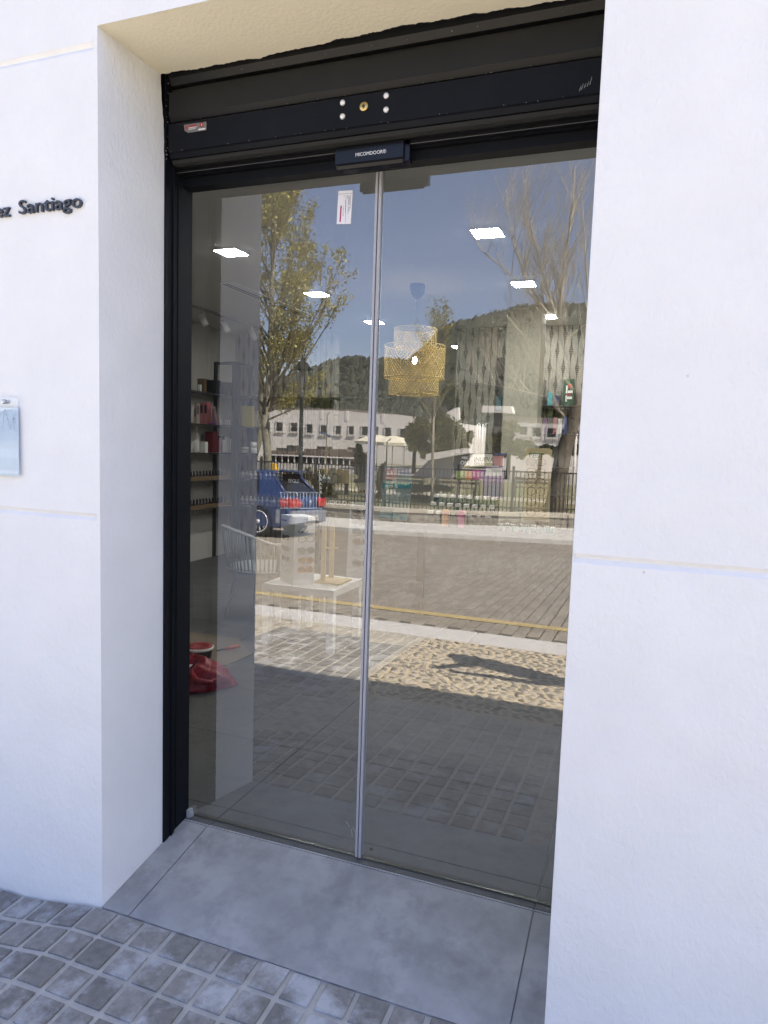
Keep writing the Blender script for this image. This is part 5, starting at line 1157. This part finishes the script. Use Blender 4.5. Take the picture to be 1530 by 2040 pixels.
# rope chair
CHM=mat('grey chair metal',(.34,.35,.36),.4); ROPE=mat('grey blue rope',(.23,.25,.25),.8)
ch=thing('rope_chair','grey rope backed armchair with thin metal legs inside the door','chair',(-1.33,3.25,0)); o=Vector(ch.location)
def arc(u,z,k=1.0):   # u 0..1 round the back from the right arm to the left arm
    a=R(-35)+u*R(-190); return Vector((-1.33+.33*k*math.cos(a),3.27+.33*k*math.sin(a),z))
def topz(u): return .60+.14*math.sin(math.pi*min(1,max(0,(1-u)*1.0+.05)))+.05*(1-u)
q=MB(o); q.tube([arc(i/24,topz(i/24)) for i in range(25)],.011,7); q.build('top_rail',CHM,ch)
q=MB(o); q.tube([arc(i/24,.42,.86) for i in range(25)],.010,7); q.build('seat_rail',CHM,ch)
for k in range(30):
    u=(k+.5)/30; q=MB(o); q.tube([arc(u,topz(u)),arc(u,.5*(topz(u)+.42)+.01,.95),arc(u,.42,.86)],.0065,5); q.build('rope',ROPE,ch)
q=MB(o); q.lathe([(.26,.40),(.285,.405),(.285,.43),(.25,.44),(.01,.435)],(-1.33,3.27,0),24); q.build('seat',ROPE,ch)
for a in (45,135,225,315):
    q=MB(o); c_,s_=math.cos(R(a)),math.sin(R(a)); q.tube([(-1.33+.22*c_,3.27+.22*s_,.42),(-1.33+.30*c_,3.27+.30*s_,.003)],[.013,.008],7); q.build('leg',CHM,ch)
for u in (0,1): q=MB(o); q.tube([arc(u,topz(u)),arc(u,.42,.86)],.012,7); q.build('arm_post',CHM,ch)
# things on the floor by the jamb
fm_=thing('cardboard_sheet','flat brown cardboard sheet on the floor by the door frame','cardboard',(-1.1,2.3,.002)); q=MB((-1.1,2.3,.002)); q.prism([(-1.5,1.75),(-.88,2.05),(-.86,2.34),(-1.15,2.62),(-1.9,2.6)],.0015,.005,'z'); q.build('sheet',mat('brown cardboard',(.20,.16,.12),.85,var=(4,.12)),fm_)
REDP=mat('red thin plastic',(.24,.010,.022),.35,bump=(14,.9,.02)); 
q=MB(); rnd=random.Random(12); n=26; rings=9; vs=[]
for i in range(rings+1):
    ph=math.pi/2*i/rings
    for k in range(n):
        a=2*math.pi*k/n; rr=(1+.13*math.sin(3*a+1+i*.4)+.07*math.sin(7*a+i)+rnd.uniform(-.045,.045)); z=math.sin(ph)*.125*(1+.25*math.sin(2*a+2.2)+.12*math.sin(5*a+i))
        vs.append((.20*rr*math.cos(ph)**.8*math.cos(a),.22*rr*math.cos(ph)**.8*math.sin(a),max(.0,z)))
q.add(vs,[(i*n+k,i*n+(k+1)%n,(i+1)*n+(k+1)%n,(i+1)*n+k) for i in range(rings) for k in range(n)],True)
bp_=V(400,1352,2.0); g0=CP+sight(404,1352)*((0.03-CP.z)/sight(404,1352).z)
bag=thing('red_bag','crumpled red plastic bag with white lettering slumped on the floor','bag',(g0.x-.03,g0.y,.006)); q.build('bag_body',REDP,bag)
q=MB(); q.tube([(.02,-.1,.10),(.10,-.17,.075),(.17,-.12,.06),(.16,.02,.08),(.08,.08,.10)],[.012,.02,.018,.02,.012],6); q.build('handle_loop',REDP,bag)
text('lettering','UN',.06,WHP,bag,(-.10,-.11,.123),(R(28),0,R(18)),bold=.001); text('lettering','ing',.035,WHP,bag,(-.02,-.10,.128),(R(20),0,R(-8)),bold=.0006)
g0=CP+sight(394,1310)*((0.006-CP.z)/sight(394,1310).z)
bk_=thing('tape_bucket','low red topped tub with a white rim and dark sides','tub',(g0.x,g0.y+.02,.006)); q=MB(); q.lathe([(.075,0),(.085,.055)],n=24); q.build('side',DKB,bk_); q=MB(); q.lathe([(.092,.0555),(.094,.068),(.086,.072)],n=24); q.build('rim',WHB,bk_); q=MB(); q.lathe([(.084,.0725),(.08,.078),(.05,.07),(.001,.07)],n=24); q.build('lid',col('red lid',(.30,.03,.03)),bk_)
g1=CP+sight(432,1296)*((0.012-CP.z)/sight(432,1296).z); g2=CP+sight(460,1290)*((0.015-CP.z)/sight(460,1290).z)
t=thing('scraper','scraper with a black blade holder and an orange handle','tool',(g1.x,g1.y,.006)); o=Vector(t.location); q=MB(o); q.tube([g1,g1.lerp(g2,.6)],.007,6); q.build('shank',FENCE,t); q=MB(o); q.tube([g1.lerp(g2,.6),g2,g2+(g2-g1)*.6],[.010,.015,.012],8); q.build('handle',col('orange handle',(.55,.13,.05)),t)
# ================================================================== THE PERSON TAKING THE PICTURE
pe=thing('person','person in a dark jacket holding a phone up with both hands','person',(1.78,-2.1,gz(1.7,-2.1)+.004)); po=Vector(pe.location)
GZ=po.z
jt={}; vv=[]; ee=[]; rad=[]
def J(n_,p,r,par=None):
    jt[n_]=len(vv); vv.append(Vector(p)-po); rad.append(r)
    if par: ee.append((jt[par],jt[n_]))
fwd=Vector((-.35,.93,0)).normalized(); rgt=Vector((.93,.35,0)).normalized()
hc=Vector((1.73,-2.06,0)); 
def B(f,r_,z): return Vector((hc.x,hc.y,GZ))+fwd*f+rgt*r_+Vector((0,0,z))
J('pelvis',B(-.06,0,.98),.19); J('waist',B(-.05,0,1.12),.19,'pelvis'); J('chest',B(-.05,0,1.32),.205,'waist'); J('upper',B(-.05,0,1.46),.16,'chest'); J('neck',B(-.02,0,1.54),.06,'upper'); J('headb',B(.0,0,1.62),.075,'neck'); J('head',B(.01,0,1.70),.098,'headb'); J('crown',B(.0,0,1.77),.075,'head')
ph=CP-CF*.03
for s in (-1,1):
    n_=str(s); hand=ph+rgt*s*.075+Vector((0,0,-.035))
    J('sh'+n_,B(-.05,s*.21,1.43),.10,'upper'); el=B(.08,s*.34,1.20); J('el'+n_,el,.060,'sh'+n_); J('wr'+n_,hand-(hand-el).normalized()*.07,.038,'el'+n_); J('palm'+n_,hand,.030,'wr'+n_)
    J('hip'+n_,B(-.06,s*.10,.90),.105,'pelvis'); J('kn'+n_,B(-.03,s*.11,.50),.062,'hip'+n_); J('an'+n_,B(-.07,s*.12,.10),.042,'kn'+n_); J('heel'+n_,B(-.09,s*.12,.04),.038,'an'+n_); J('toe'+n_,B(.12,s*.14,.035),.032,'heel'+n_)
me=D.meshes.new('body'); me.from_pydata([tuple(v) for v in vv],ee,[]); bo_=D.objects.new('body',me); COL.objects.link(bo_); bo_.parent=pe
sk_=bo_.modifiers.new('skin','SKIN'); sv=me.skin_vertices[0].data
for i,r_ in enumerate(rad): sv[i].radius=(r_,r_*.8 if i<4 else r_)
sv[0].use_root=True
ss=bo_.modifiers.new('sub','SUBSURF'); ss.levels=2; ss.render_levels=2; me.materials.append(mat('dark jacket cloth',(.03,.032,.045),.8))
SKIN=mat('skin',(.42,.25,.17),.55)
q=MB(po); hcn=B(.012,0,1.70); q.ball(hcn,.102,16,12,1.2); q.build('head',SKIN,pe)
q=MB(po); 
for s in (-1,1): q.ball(hcn+rgt*s*.101,.022,8,6,1.4)
q.tube([hcn+fwd*.098+Vector((0,0,.03)),hcn+fwd*.122+Vector((0,0,-.02))],[.008,.014],6); q.build('ears_and_nose',SKIN,pe)
q=MB(po)
for s in (-1,1): q.ball(hcn+fwd*.093+rgt*s*.033+Vector((0,0,.022)),.011,8,6)
q.build('eyes',col('dark eye',(.03,.02,.015),.1),pe)
q=MB(po); q.tube([hcn+fwd*.092+rgt*-.026+Vector((0,0,-.058)),hcn+fwd*.099+Vector((0,0,-.060)),hcn+fwd*.092+rgt*.026+Vector((0,0,-.058))],.006,5); q.build('mouth',col('lips',(.30,.10,.09)),pe)
q=MB(po); q.ball(hcn+fwd*-.022+Vector((0,0,.028)),.110,14,10,1.1); q.build('hair',col('dark hair',(.02,.015,.01)),pe)
for s in (-1,1):
    hand=ph+rgt*s*.075+Vector((0,0,-.035))
    q=MB(po); q.ball(hand,.036,10,8,1.2); q.build('hand',SKIN,pe)
    for k in range(4):
        b0_=hand+Vector((0,0,.03-.02*k))-CF*.028+rgt*s*.012; l_=[.055,.062,.058,.045][k]
        q=MB(po); q.tube([b0_+rgt*s*.01,b0_-rgt*s*l_*.45-CF*-.0,b0_-rgt*s*l_*.8+CF*.014],[.0095,.0088,.007],7); q.build('finger',SKIN,pe)
    q=MB(po); q.tube([hand+Vector((0,0,.01))-CF*.03,hand-rgt*s*.02+Vector((0,0,.035))-CF*.038,hand-rgt*s*.035+Vector((0,0,.045))-CF*.032],[.012,.010,.008],7); q.build('thumb',SKIN,pe)
pt=thing('phone','dark slab phone held sideways in the raised hands','phone',ph-CF*.0); q=MB(); c3=Matrix((CR,CU,-CF)).transposed()
q.cham((-.037,-.078+.0,-.004),(.037,.078,.004),.002); q.v=[tuple(c3@Vector(v)+(-CU*.055)) for v in q.v]; q.build('phone_body',BLKG,pt)
